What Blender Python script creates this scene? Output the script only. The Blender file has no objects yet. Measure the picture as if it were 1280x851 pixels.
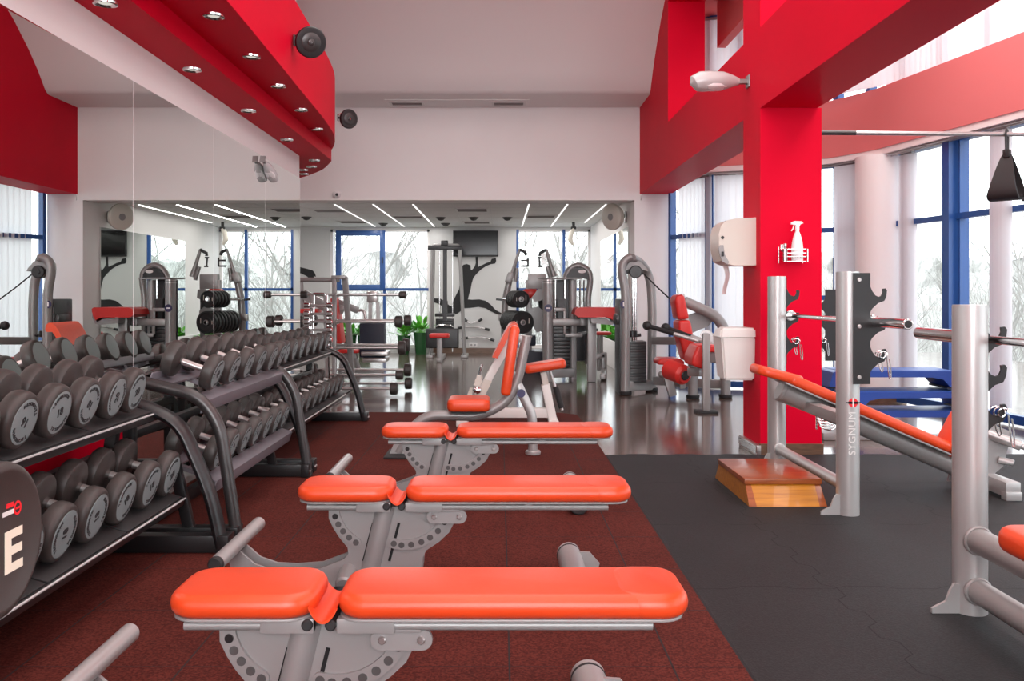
import bpy, bmesh, math, random
from math import sin, cos, pi, radians as R
from mathutils import Vector as V, Matrix as Mx
random.seed(7)
SC = bpy.context.scene
COL = SC.collection
FPX, CX, CY, H = 1140.0, 625.0, 368.0, 1.16
# a point of the photograph at a known depth, as a place in the room
def W(px, py, Y): return V(((px-CX)*Y/FPX, Y, H-(py-CY)*Y/FPX))
def frame(d, up=V((0,0,1))):
    d = V(d).normalized()
    if abs(d.dot(up)) > .98: up = V((1,0,0)) if abs(d.x) < .9 else V((0,1,0))
    x = up.cross(d).normalized(); y = d.cross(x)
    return x, y, d
class MB:
    def __init__(s): s.v=[]; s.f=[]; s.m=[]; s.cur=0
    def add(s, vs, fs, M=None):
        b=len(s.v)
        s.v += [tuple(M@V(p)) for p in vs] if M is not None else [tuple(p) for p in vs]
        s.f += [tuple(b+i for i in f) for f in fs]; s.m += [s.cur]*len(fs); return s
    def box(s, c, d, M=None, bev=0.0, rot=None):
        x,y,z=[a/2 for a in d]
        T=Mx.Translation(V(c))
        if rot is not None: T=T@rot
        if M is not None: T=M@T
        vs=[(-x,-y,-z),(x,-y,-z),(x,y,-z),(-x,y,-z),(-x,-y,z),(x,-y,z),(x,y,z),(-x,y,z)]
        fs=[(3,2,1,0),(4,5,6,7),(0,1,5,4),(1,2,6,5),(2,3,7,6),(3,0,4,7)]
        if bev<=0: return s.add(vs,fs,T)
        bm=bmesh.new(); bv=[bm.verts.new(p) for p in vs]
        for f in fs: bm.faces.new([bv[i] for i in f])
        bmesh.ops.bevel(bm, geom=bm.edges[:], offset=min(bev,min(x,y,z)*.9), segments=2, affect='EDGES', profile=.6)
        bm.verts.index_update()
        s.add([v.co[:] for v in bm.verts],[[v.index for v in f.verts] for f in bm.faces],T); bm.free(); return s
    def bar(s, a, b, w, h, up=V((0,0,1)), bev=0.0):
        a=V(a); b=V(b); x,y,d=frame(b-a,up)
        rot=Mx((x,y,d)).transposed().to_4x4()
        return s.box((a+b)/2,(w,h,(b-a).length),None,bev,rot)
    def cyl(s, a, b, r, r2=None, n=16, M=None, bev=0.0):
        a=V(a); b=V(b); r2=r if r2 is None else r2
        x,y,d=frame(b-a)
        L=(b-a).length
        rows=[(0,r),(L,r2)] if bev<=0 else [(0,r-bev),(bev,r),(L-bev,r2),(L,r2-bev)]
        vs=[]
        for t,q in rows:
            for i in range(n):
                w=2*pi*i/n; vs.append(a+d*t+(x*cos(w)+y*sin(w))*q)
        fs=[]
        for k in range(len(rows)-1):
            for i in range(n):
                j=(i+1)%n; fs.append((k*n+i,k*n+j,k*n+n+j,k*n+n+i))
        fs.append(tuple(range(n-1,-1,-1))); k=(len(rows)-1)*n; fs.append(tuple(range(k,k+n)))
        return s.add(vs,fs,M)
    def lathe(s, prof, a, d, n=24, M=None, closed=False):
        # prof: (distance along d, radius)
        a=V(a); x,y,d=frame(d); vs=[]; fs=[]
        for t,q in prof:
            for i in range(n):
                w=2*pi*i/n; vs.append(a+d*t+(x*cos(w)+y*sin(w))*max(q,1e-5))
        K=len(prof)
        for k in range(K-1 if not closed else K):
            for i in range(n):
                j=(i+1)%n; k2=(k+1)%K; fs.append((k*n+i,k*n+j,k2*n+j,k2*n+i))
        if not closed:
            fs.append(tuple(range(n-1,-1,-1))); fs.append(tuple(range((K-1)*n,K*n)))
        return s.add(vs,fs,M)
    def tube(s, pts, r, n=12, fil=0.0, ry=None, up=V((0,0,1)), closed=False, M=None, radii=None):
        P=[V(p) for p in pts]
        if fil>0 and len(P)>2:
            Q=[P[0]]
            for i in range(1,len(P)-1):
                a=(P[i-1]-P[i]); b=(P[i+1]-P[i]); f=min(fil,a.length*.48,b.length*.48)
                p0=P[i]+a.normalized()*f; p2=P[i]+b.normalized()*f
                for k in range(7):
                    t=k/6; Q.append(p0*(1-t)**2+P[i]*2*t*(1-t)+p2*t*t)
            Q.append(P[-1]); P=Q
        ry=r if ry is None else ry
        N=len(P); vs=[]; fs=[]; px=None
        for i in range(N):
            if closed: t=P[(i+1)%N]-P[i-1]
            else: t=(P[min(i+1,N-1)]-P[max(i-1,0)])
            t=t.normalized()
            if px is None: x,y,_=frame(t,up)
            else:
                x=(px-t*px.dot(t)).normalized(); y=t.cross(x)
            px=x; k=radii[i] if radii else 1
            for j in range(n):
                w=2*pi*j/n; vs.append(P[i]+(x*cos(w)*r+y*sin(w)*ry)*k)
        for i in range(N if closed else N-1):
            i2=(i+1)%N
            for j in range(n):
                k=(j+1)%n; fs.append((i*n+j,i*n+k,i2*n+k,i2*n+j))
        if not closed: fs.append(tuple(range(n-1,-1,-1))); fs.append(tuple(range((N-1)*n,N*n)))
        return s.add(vs,fs,M)
    def prism(s, poly, z0, z1, M=None):
        n=len(poly)
        a=sum(poly[i][0]*poly[(i+1)%n][1]-poly[(i+1)%n][0]*poly[i][1] for i in range(n))
        if a<0: poly=poly[::-1]
        vs=[(x,y,z0) for x,y in poly]+[(x,y,z1) for x,y in poly]
        fs=[tuple(range(n-1,-1,-1)),tuple(range(n,2*n))]+[(i,(i+1)%n,n+(i+1)%n,n+i) for i in range(n)]
        return s.add(vs,fs,M)
    def prism_xz(s, poly, y0, y1, M=None):   # outline in x-z, thickness along y
        T=Mx(((1,0,0,0),(0,0,-1,0),(0,1,0,0),(0,0,0,1)))
        return s.prism(poly,-y1,-y0,T if M is None else M@T)
    def prism_yz(s, poly, x0, x1, M=None):   # outline in y-z, thickness along x
        T=Mx(((0,0,1,0),(1,0,0,0),(0,1,0,0),(0,0,0,1)))
        return s.prism(poly,x0,x1,T if M is None else M@T)
    def pad(s, d, rp=.05, re=.02, M=None, c=(0,0,0), seg=6):
        # upholstered pad: rounded plan, rolled edges
        x,y,z=[a/2 for a in d]; rp=min(rp,x*.98,y*.98); re=min(re,z*.95)
        ring=lambda ins: [(sx*(x-rp)+(rp-ins)*cos(a0+pi/2*k/seg), sy*(y-rp)+(rp-ins)*sin(a0+pi/2*k/seg))
             for sx,sy,a0 in ((1,1,0),(-1,1,pi/2),(-1,-1,pi),(1,-1,3*pi/2)) for k in range(seg+1)]
        lv=[]
        for k in range(5):
            a=pi/2*k/4; lv.append((re*(1-sin(a)), -z+re*(1-cos(a))))
        lv += [(i,-q) for i,q in lv[::-1]]
        lv=[(i,q) for i,q in lv]
        vs=[]; n=4*(seg+1)
        for ins,q in lv:
            ins=min(ins,rp*.95)
            vs += [(c[0]+a,c[1]+b,c[2]+q) for a,b in ring(ins)]
        fs=[]
        K=len(lv)
        for k in range(K-1):
            for i in range(n):
                j=(i+1)%n; fs.append((k*n+i,k*n+j,k*n+n+j,k*n+n+i))
        fs.append(tuple(range(n-1,-1,-1))); fs.append(tuple(range((K-1)*n,K*n)))
        return s.add(vs,fs,M)
    def sphere(s, c, r, n=12, M=None, sc=(1,1,1)):
        K=n//2+1; vs=[]; fs=[]
        for k in range(K+1):
            a=-pi/2+pi*k/K
            for i in range(n):
                w=2*pi*i/n; vs.append((c[0]+sc[0]*r*cos(a)*cos(w)*(1 if 0<k<K else .001),c[1]+sc[1]*r*cos(a)*sin(w)*(1 if 0<k<K else .001),c[2]+sc[2]*r*sin(a)))
        for k in range(K):
            for i in range(n):
                j=(i+1)%n; fs.append((k*n+i,k*n+j,k*n+n+j,k*n+n+i))
        return s.add(vs,fs,M)
    def mesh(s, name, mats, off=None):
        me=bpy.data.meshes.new(name)
        vs=s.v if off is None else [(a-off[0],b-off[1],c-off[2]) for a,b,c in s.v]
        me.from_pydata(vs,[],s.f)
        for m in (mats if isinstance(mats,(list,tuple)) else [mats]): me.materials.append(m)
        me.polygons.foreach_set('material_index',s.m)
        me.polygons.foreach_set('use_smooth',[True]*len(s.f))
        me.update(); me.set_sharp_from_angle(angle=R(38))
        return me
def tag(o, label=None, cat=None, group=None, kind=None):
    if label: o['label']=label
    if cat: o['category']=cat
    if group: o['group']=group
    if kind: o['kind']=kind
    return o
def thing(name, label, cat, loc=(0,0,0), rz=0.0, group=None):
    o=bpy.data.objects.new(name,None); COL.objects.link(o); o.empty_display_size=.1
    o.location=loc; o.rotation_euler=(0,0,rz); o['base']=list(loc)
    return tag(o,label,cat,group)
def root_of(o):
    while o.parent is not None: o=o.parent
    return o
def part(name, mb, mat, parent, label=None, world=False):
    off=root_of(parent)['base'] if world else None
    o=bpy.data.objects.new(name, mb.mesh(name,mat,off)); COL.objects.link(o); o.parent=parent
    if label: o['label']=label
    return o
def solo(name, mb, mat, label, cat, group=None, kind=None, at=None):
    o=bpy.data.objects.new(name, mb.mesh(name,mat,at)); COL.objects.link(o)
    if at is not None: o.location=at
    return tag(o,label,cat,group,kind)
def struct(name, mb, mat, label=None):
    o=bpy.data.objects.new(name, mb.mesh(name,mat)); COL.objects.link(o); o['kind']='structure'
    if label: o['label']=label
    return o
def dup(o, loc=None, rz=None, label=None, parent=None, group=None):
    c=o.copy(); COL.objects.link(c)
    if parent is not None: c.parent=parent
    if loc is not None: c.location=loc
    if rz is not None: c.rotation_euler=(0,0,rz)
    if label: c['label']=label
    if group: c['group']=group
    for ch in list(o.children): dup(ch,parent=c)
    return c
_glyph={}
def text_shape(txt, size, spacing=1.0, bold=0.0):
    # flat letter outlines as vertices and faces, centred on the origin in x-y
    k=(txt,size,spacing,bold)
    if k in _glyph: return _glyph[k]
    cu=bpy.data.curves.new('lettering','FONT'); cu.body=txt; cu.size=size; cu.align_x='CENTER'; cu.align_y='CENTER'
    cu.extrude=.0006; cu.space_character=spacing; cu.resolution_u=3; cu.offset=bold
    o=bpy.data.objects.new('lettering',cu); COL.objects.link(o)
    dg=bpy.context.evaluated_depsgraph_get(); ev=o.evaluated_get(dg); me=ev.to_mesh()
    out=([v.co[:] for v in me.vertices],[tuple(p.vertices) for p in me.polygons])
    ev.to_mesh_clear(); bpy.data.objects.remove(o); bpy.data.curves.remove(cu)
    _glyph[k]=out; return out
def put_text(mb, txt, size, M, spacing=1.0, bold=0.0):
    v,f=text_shape(txt,size,spacing,bold); return mb.add(v,f,M)
def basis(o, x, y):   # placement of a flat x-y drawing: origin, drawing x, drawing y
    x=V(x).normalized(); y=V(y).normalized(); z=x.cross(y)
    return Mx(((x.x,y.x,z.x,o[0]),(x.y,y.y,z.y,o[1]),(x.z,y.z,z.z,o[2]),(0,0,0,1)))
# ---------------------------------------------------------------- materials
def nodes(m): m.use_nodes=True; return m.node_tree.nodes, m.node_tree.links
def paint(name, col, rough=.5, metal=0.0, spec=.5, var=0.0, vscale=6.0, bump=0.0, bscale=200.0, coat=0.0, stretch=None):
    m=bpy.data.materials.new(name); N,L=nodes(m); b=N['Principled BSDF']
    b.inputs['Base Color'].default_value=(*col,1); b.inputs['Roughness'].default_value=rough
    b.inputs['Metallic'].default_value=metal; b.inputs['Specular IOR Level'].default_value=spec
    b.inputs['Coat Weight'].default_value=coat; b.inputs['Coat Roughness'].default_value=.15
    if var>0 or bump>0:
        tc=N.new('ShaderNodeTexCoord'); src=tc.outputs['Object']
        if stretch:
            mp=N.new('ShaderNodeMapping'); mp.inputs['Scale'].default_value=stretch; L.new(src,mp.inputs[0]); src=mp.outputs[0]
    if var>0:
        t=N.new('ShaderNodeTexNoise'); t.inputs['Scale'].default_value=vscale; t.inputs['Detail'].default_value=4; L.new(src,t.inputs['Vector'])
        r=N.new('ShaderNodeValToRGB'); e=r.color_ramp.elements
        e[0].position=.3; e[1].position=.7
        e[0].color=(*[max(0,c*(1-var)) for c in col],1); e[1].color=(*[min(1,c*(1+var)) for c in col],1)
        L.new(t.outputs['Fac'],r.inputs[0]); L.new(r.outputs[0],b.inputs['Base Color'])
    if bump>0:
        t=N.new('ShaderNodeTexNoise'); t.inputs['Scale'].default_value=bscale; t.inputs['Detail'].default_value=2; L.new(src,t.inputs['Vector'])
        bp=N.new('ShaderNodeBump'); bp.inputs['Strength'].default_value=bump; bp.inputs['Distance'].default_value=.002
        L.new(t.outputs['Fac'],bp.inputs['Height']); L.new(bp.outputs[0],b.inputs['Normal'])
    return m
def emit(name, col, s):
    m=bpy.data.materials.new(name); N,L=nodes(m); N.remove(N['Principled BSDF'])
    e=N.new('ShaderNodeEmission'); e.inputs[0].default_value=(*col,1); e.inputs[1].default_value=s
    L.new(e.outputs[0],N['Material Output'].inputs[0]); return m
M={}
M['red']=paint('red wall paint',(.66,.0008,.024),.5,spec=.06,var=.03,vscale=1.5)
M['pink']=paint('pink wall paint',(.70,.20,.20),.6,spec=.3)
M['white']=paint('white wall paint',(.84,.81,.80),.65,spec=.3,var=.02,vscale=1.2)
M['fascia']=paint('fresh white paint',(.86,.83,.82),.5,spec=.3)
M['ceiling']=paint('grey white ceiling paint',(.80,.775,.765),.7,spec=.2)
M['grey_wall']=paint('pale grey wall paint',(.66,.655,.65),.65,spec=.3)
M['orange']=paint('orange red upholstery',(.70,.062,.013),.36,spec=.5,bump=.12,bscale=260,var=.05,vscale=9)
M['crimson']=paint('red upholstery',(.62,.025,.02),.38,spec=.5,bump=.1,bscale=260)
M['silver']=paint('silver grey powder coat',(.29,.28,.275),.36,metal=.25,spec=.6)
M['bench_silver']=paint('light grey powder coat',(.30,.296,.293),.38,metal=.2,spec=.6)
M['alu']=paint('brushed aluminium',(.46,.46,.455),.3,metal=.45,spec=.6,bump=.05,bscale=60,stretch=(40,40,1))
M['chrome']=paint('chrome',(.75,.75,.75),.12,metal=1.0)
M['steel']=paint('dull steel',(.55,.52,.51),.3,metal=.85)
M['black']=paint('black powder coat',(.012,.012,.013),.35,spec=.5)
M['charcoal']=paint('charcoal metallic coat',(.055,.052,.052),.33,metal=.5,spec=.6)
M['rubber']=paint('dark grey moulded rubber',(.040,.034,.0315),.46,spec=.45,bump=.1,bscale=300)
M['face']=paint('pale grey plastic disc',(.20,.243,.246),.45,spec=.5)
M['soft_black']=paint('soft black rubber',(.018,.018,.019),.6,spec=.4)
M['beige']=paint('beige plastic',(.66,.615,.545),.35,spec=.5)
M['cream']=paint('cream white plastic',(.80,.785,.75),.35,spec=.5)
M['plastic_white']=paint('milky white plastic',(.86,.85,.85),.35,spec=.5)
M['blue']=paint('blue lacquered aluminium',(.018,.085,.30),.35,spec=.5)
M['step_blue']=paint('blue moulded plastic',(.010,.050,.30),.4,spec=.5,bump=.1,bscale=120)
M['navy']=paint('dark navy plastic',(.012,.016,.035),.5)
M['mural']=paint('matt black wall paint',(.012,.012,.013),.6)
M['ink']=paint('dark print',(.02,.022,.024),.5)
M['pale_print']=paint('pale embossed print',(.72,.72,.70),.5)
M['cream_print']=paint('cream print',(.80,.76,.62),.5)
M['red_print']=paint('red print',(.75,.01,.02),.5)
M['violet_print']=paint('dark violet print',(.02,.015,.08),.4)
M['brown_board']=paint('brown wood baseboard',(.14,.075,.045),.4,var=.3,vscale=10,stretch=(1,1,8))
M['leaf']=paint('green leaves',(.10,.42,.03),.45,spec=.5,var=.35,vscale=14)
M['pot']=paint('green glazed pot',(.02,.10,.03),.25,spec=.6)
M['soil']=paint('dark soil',(.03,.02,.015),.9)
M['bark']=paint('haze paled bark',(.32,.31,.295),.9,spec=.1)  # overexposed outdoor haze is put into this pale bark colour
M['twig']=paint('haze paled twigs',(.50,.495,.48),.95,spec=.05)  # pale tone stands in for bright haze over the twigs
M['snow']=paint('pale winter ground',(.62,.62,.60),.9,spec=.1)
M['screen']=paint('dark glossy screen',(.008,.007,.008),.15,spec=.3)
M['grille']=paint('dark vent slots',(.05,.048,.047),.6)
M['tile']=paint('off white ceiling tile',(.72,.71,.70),.8,spec=.1,bump=.15,bscale=90)
M['lamp_glass']=paint('frosted lamp cover',(.55,.55,.55),.25,spec=.6)
M['paper']=paint('white paper',(.85,.83,.82),.8)
def make_blind(mixv=.62):
    m=bpy.data.materials.new('white blind fabric'); N,L=nodes(m); b=N['Principled BSDF']
    b.inputs['Base Color'].default_value=(.84,.84,.86,1); b.inputs['Roughness'].default_value=.8
    t=N.new('ShaderNodeBsdfTranslucent'); t.inputs[0].default_value=(.86,.86,.88,1)
    x=N.new('ShaderNodeMixShader'); x.inputs[0].default_value=mixv
    L.new(b.outputs[0],x.inputs[1]); L.new(t.outputs[0],x.inputs[2]); L.new(x.outputs[0],N['Material Output'].inputs[0]); return m
M['blind']=make_blind(); M['blind_upper']=make_blind(.38)
def make_glass():
    m=bpy.data.materials.new('clear window glass'); N,L=nodes(m); N.remove(N['Principled BSDF'])
    t=N.new('ShaderNodeBsdfTransparent'); t.inputs[0].default_value=(.94,.96,.96,1)
    g=N.new('ShaderNodeBsdfGlossy'); g.inputs['Roughness'].default_value=.02
    f=N.new('ShaderNodeLayerWeight'); f.inputs[0].default_value=.5
    p=N.new('ShaderNodeMath'); p.operation='POWER'; p.inputs[1].default_value=5; L.new(f.outputs['Facing'],p.inputs[0])
    q=N.new('ShaderNodeMath'); q.operation='MULTIPLY_ADD'; q.inputs[1].default_value=.6; q.inputs[2].default_value=.03; L.new(p.outputs[0],q.inputs[0])
    x=N.new('ShaderNodeMixShader'); L.new(q.outputs[0],x.inputs[0]); L.new(t.outputs[0],x.inputs[1]); L.new(g.outputs[0],x.inputs[2])
    L.new(x.outputs[0],N['Material Output'].inputs[0]); return m
M['glass']=make_glass()
def make_mirror():
    m=bpy.data.materials.new('silvered mirror glass'); N,L=nodes(m); b=N['Principled BSDF']
    b.inputs['Base Color'].default_value=(.79,.825,.805,1); b.inputs['Metallic'].default_value=1; b.inputs['Roughness'].default_value=0.0
    return m
M['mirror']=make_mirror()
def make_floor():
    m=bpy.data.materials.new('dark wood laminate'); N,L=nodes(m); b=N['Principled BSDF']
    tc=N.new('ShaderNodeTexCoord')
    mp=N.new('ShaderNodeMapping'); L.new(tc.outputs['Object'],mp.inputs[0])
    br=N.new('ShaderNodeTexBrick'); br.inputs['Scale'].default_value=1; br.inputs['Brick Width'].default_value=1.3; br.inputs['Row Height'].default_value=.19
    br.inputs['Mortar Size'].default_value=.002; br.inputs['Bias'].default_value=0
    br.inputs['Color1'].default_value=(.10,.064,.050,1); br.inputs['Color2'].default_value=(.15,.098,.078,1); br.inputs['Mortar'].default_value=(.03,.018,.014,1)
    L.new(mp.outputs[0],br.inputs['Vector'])
    m2=N.new('ShaderNodeMapping'); m2.inputs['Scale'].default_value=(2,26,2); L.new(tc.outputs['Object'],m2.inputs[0])
    n=N.new('ShaderNodeTexNoise'); n.inputs['Scale'].default_value=2.2; n.inputs['Detail'].default_value=6; L.new(m2.outputs[0],n.inputs['Vector'])
    mx=N.new('ShaderNodeMixRGB'); mx.blend_type='MULTIPLY'; mx.inputs[0].default_value=.6
    L.new(br.outputs[0],mx.inputs[1]); L.new(n.outputs['Fac'],mx.inputs[2])
    g=N.new('ShaderNodeGamma'); g.inputs[1].default_value=.92; L.new(mx.outputs[0],g.inputs[0]); L.new(g.outputs[0],b.inputs['Base Color'])
    b.inputs['Roughness'].default_value=.13; b.inputs['Specular IOR Level'].default_value=.7
    bp=N.new('ShaderNodeBump'); bp.inputs['Strength'].default_value=.04; bp.inputs['Distance'].default_value=.002; L.new(n.outputs['Fac'],bp.inputs['Height']); L.new(bp.outputs[0],b.inputs['Normal'])
    return m
M['floor']=make_floor()
def make_speckle(name, base, fleck, bscale=130, rough=.9, cover=.56, spc=.12):
    m=bpy.data.materials.new(name); N,L=nodes(m); b=N['Principled BSDF']
    tc=N.new('ShaderNodeTexCoord')
    n=N.new('ShaderNodeTexNoise'); n.inputs['Scale'].default_value=bscale; n.inputs['Detail'].default_value=3; L.new(tc.outputs['Object'],n.inputs['Vector'])
    r=N.new('ShaderNodeValToRGB'); e=r.color_ramp.elements; e[0].position=.36; e[1].position=cover+.1; e[0].color=(*base,1); e[1].color=(*fleck,1); L.new(n.outputs['Fac'],r.inputs[0])
    n2=N.new('ShaderNodeTexNoise'); n2.inputs['Scale'].default_value=1.6; n2.inputs['Detail'].default_value=4; L.new(tc.outputs['Object'],n2.inputs['Vector'])
    mp=N.new('ShaderNodeMapRange'); mp.inputs[1].default_value=.3; mp.inputs[2].default_value=.7; mp.inputs[3].default_value=.82; mp.inputs[4].default_value=1.12; L.new(n2.outputs['Fac'],mp.inputs[0])
    mx=N.new('ShaderNodeMixRGB'); mx.blend_type='MULTIPLY'; mx.inputs[0].default_value=1; L.new(r.outputs[0],mx.inputs[1]); L.new(mp.outputs[0],mx.inputs[2]); L.new(mx.outputs[0],b.inputs['Base Color'])
    b.inputs['Roughness'].default_value=rough; b.inputs['Specular IOR Level'].default_value=spc
    bp=N.new('ShaderNodeBump'); bp.inputs['Strength'].default_value=.35; bp.inputs['Distance'].default_value=.003; L.new(n.outputs['Fac'],bp.inputs['Height']); L.new(bp.outputs[0],b.inputs['Normal'])
    return m
M['red_rubber']=make_speckle('brick red rubber granulate',(.058,.0115,.0090),(.125,.028,.020))
M['black_rubber']=make_speckle('black rubber granulate',(.010,.0108,.0118),(.020,.0215,.0232),bscale=160,rough=.65,spc=.25)
M['red_seam']=paint('red rubber joint',(.012,.004,.004),.9)
M['dark_seam']=paint('dark joint',(.006,.006,.007),.9)
def make_wood(name, a, b_, rough=.3, st=(1.2,14,14)):
    m=bpy.data.materials.new(name); N,L=nodes(m); b=N['Principled BSDF']
    tc=N.new('ShaderNodeTexCoord'); mp=N.new('ShaderNodeMapping'); mp.inputs['Scale'].default_value=st; L.new(tc.outputs['Object'],mp.inputs[0])
    n=N.new('ShaderNodeTexNoise'); n.inputs['Scale'].default_value=3; n.inputs['Detail'].default_value=6; n.inputs['Distortion'].default_value=.6; L.new(mp.outputs[0],n.inputs['Vector'])
    r=N.new('ShaderNodeValToRGB'); e=r.color_ramp.elements; e[0].position=.3; e[1].position=.72; e[0].color=(*a,1); e[1].color=(*b_,1); L.new(n.outputs['Fac'],r.inputs[0]); L.new(r.outputs[0],b.inputs['Base Color'])
    b.inputs['Roughness'].default_value=rough; b.inputs['Coat Weight'].default_value=.3; return m
M['wood_top']=make_wood('reddish varnished plywood',(.20,.045,.012),(.36,.095,.025),.28)
M['wood_side']=make_wood('golden varnished plywood',(.36,.125,.010),(.56,.225,.018),.32)
# ---------------------------------------------------------------- the setting
XM=-1.906            # face of the mirror wall
YE=12.2              # end wall of the hall
b=MB(); b.box((2.0,6.6,-.1),(14.0,23.4,.2)); struct('floor',b,M['floor'])
b=MB(); b.box((0,25,-4.3),(120,120,.3)); o=struct('terrain',b,M['snow'])
# left wall: white, with red dado behind the dumbbell racks
b=MB(); b.box((XM-.13,1.81,2.7),(.22,13.62,5.5)); b.box((XM-.005,1.81,2.365),(.03,13.62,.21)); struct('wall_left',b,[M['fascia']])
b=MB(); b.box((XM-.005,1.3,.27),(.03,6.6,.5)); struct('wall_left_dado',b,M['red'])
b=MB(); b.box((-3.45,10.5,2.7),(.3,4.2,5.6)); b.box((-2.70,8.55,2.7),(1.5,.13,5.6)); struct('wall_left_recess',b,M['white'])
# end wall with the wide opening under it, and the pier on its right
b=MB(); b.box((-.72,YE+.2,3.96),(5.2,.4,3.08)); struct('wall_far',b,M['white'])
b=MB(); b.box((2.04,YE+.2,1.21),(.48,.4,2.42)); b.box((2.085,YE+.2,2.46),(.39,.4,.08)); struct('wall_far_pier',b,M['white'])
# vaulted ceiling of the hall
prof=[(12.4,3.66),(11.4,3.66),(11.33,3.70),(11.15,3.9),(10.93,4.1),(10.6,4.35),(10.2,4.58),(9.6,4.85),(8.6,5.1),(7.2,5.2),(-5.2,5.2),(-5.2,5.5),(12.4,5.5)]
b=MB(); b.prism_yz(prof,-3.3,1.875); struct('ceiling',b,M['ceiling'])
# red wall on the right: beam on columns, openings above the beam
XA,XB=1.87,2.28
b=MB(); b.box(((XA+XB)/2,3.5,2.79),(XB-XA,17.4,.58)); struct('beam',b,M['red'])
b=MB(); b.box(((XA+XB)/2,11.175,4.29),(XB-XA,2.05,2.42)); struct('wall_right',b,M['red'])
b=MB(); b.box(((XA+XB)/2,2.5,4.96),(XB-XA,15.3,1.08)); struct('beam_header',b,M['red'])
b=MB(); b.box(((XA+2.31)/2,6.78,1.25),(2.31-XA,.46,2.5)); b.box(((XA+XB)/2,6.78,3.75),(XB-XA,.46,1.34)); struct('column',b,M['red'])
b=MB(); b.box(((XA+XB)/2,.2,1.25),(XB-XA,.46,2.5)); b.box(((XA+XB)/2,.2,3.75),(XB-XA,.46,1.34)); struct('column',b,M['red'])
b=MB(); b.cur=0
b.box((2.09,6.545,.045),(.46,.02,.09)); b.cur=1; b.box((1.855,6.78,.04),(.03,.50,.08),bev=.006); b.cur=2; b.box((1.838,6.78,.045),(.006,.47,.05))
struct('baseboard_column',b,[M['brown_board'],M['steel'],M['chrome']])
# rear wall with windows behind the camera
b=MB(); b.box((-2.0,-5.1,2.6),(.6,.2,5.4)); b.box((6.0,-5.1,2.6),(1.6,.2,5.4)); b.box((1.9,-5.1,.3),(8,.2,.7)); b.box((1.9,-5.1,4.9),(8,.2,.8)); struct('wall_rear',b,M['white'])
b=MB()
for x in (-1.7,.1,1.9,3.7,5.4): b.box((x,-5.1,2.6),(.08,.1,4))
for z in (.66,2.6,4.5): b.box((1.9,-5.1,z),(7.6,.1,.07))
b.cur=1; b.box((1.9,-5.1,2.6),(7.4,.01,4)); struct('window_1',b,[M['blue'],M['glass']])
# ---- curved window front on the right
FP=[(2.27,12.1),(2.62,11.37),(3.3,11.05),(3.95,10.65),(4.29,9.58),(4.515,8.26),(4.85,6.3),(5.3,3.6),(5.8,.6),(6.75,-5)]
BP=[(2.30,11.25),(2.7,11.08),(3.3,10.82),(3.75,10.45),(3.95,10.05),(4.05,9.77),(4.41,7.67),(4.80,5.3),(5.3,2.3),(5.7,0),(6.5,-5)]
OUT=[(p[0]+.12,p[1]+.06) for p in FP]
slab=BP+OUT[::-1]+[(2.30,12.2)]
b=MB(); b.prism(slab,2.72,3.37); struct('wall_right_band',b,M['pink'])
b=MB(); b.prism([(x+.012,y+.004) for x,y in BP]+OUT[::-1]+[(2.31,12.2)],2.655,2.72)
struct('trim_1',b,M['fascia'])
b=MB(); b.tube([(x+.05,y+.02,2.645) for x,y in BP],.012,8); b.tube([(x+.10,y+.03,2.64) for x,y in BP],.012,8); struct('trim_2',b,M['steel'])
b=MB(); b.prism([(2.28,12.2),(2.28,-5.2),(7.2,-5.2)]+[(p[0]+.3,p[1]+.1) for p in FP[::-1]],4.62,4.9); struct('ceiling_side_bay',b,M['pink'])
b=MB(); b.box((2.62,8.5,4.38),(.10,4.6,.60)); struct('beam_side_bay',b,M['pink'])
def win(n,p,q,z0,z1,trans=(1.915,),mul=(),end=True,fr=.05):
    p=V((p[0],p[1],0)); q=V((q[0],q[1],0)); d=(q-p).normalized(); nrm=V((-d.y,d.x,0)); L=(q-p).length
    rot=Mx.Rotation(math.atan2(d.y,d.x),4,'Z'); b=MB()
    at=lambda t,z: p+d*t+V((0,0,z))
    b.box(at(L/2,z0+.04),(L,.08,.08),rot=rot); b.box(at(L/2,z1-.03),(L,.08,.06),rot=rot)
    for t in trans: b.box(at(L/2,t),(L,.07,.055),rot=rot)
    for t in (fr/2,L-fr/2): b.box(at(t,(z0+z1)/2),(fr,.09,z1-z0),rot=rot)
    for t,w,dp in mul: b.box(at(t*L,(z0+z1)/2),(w,dp,z1-z0),rot=rot)
    b.cur=1; b.box(at(L/2,(z0+z1)/2),(L-.02,.008,z1-z0),rot=rot)
    return struct('window_%d'%n,b,[M['blue'],M['glass']])
for i in range(len(FP)-1):
    tr=(1.915,1.12) if i==2 else (1.915,)
    mul=((.56,.10,.22),(.63,.02,.06)) if i==4 else ((.5,.06,.1),) if i>4 else ()
    win(2+i,FP[i],FP[i+1],.02,2.70,tr,mul)
    win(20+i,FP[i],FP[i+1],3.22,4.65,(),((.5,.06,.1),))
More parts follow.
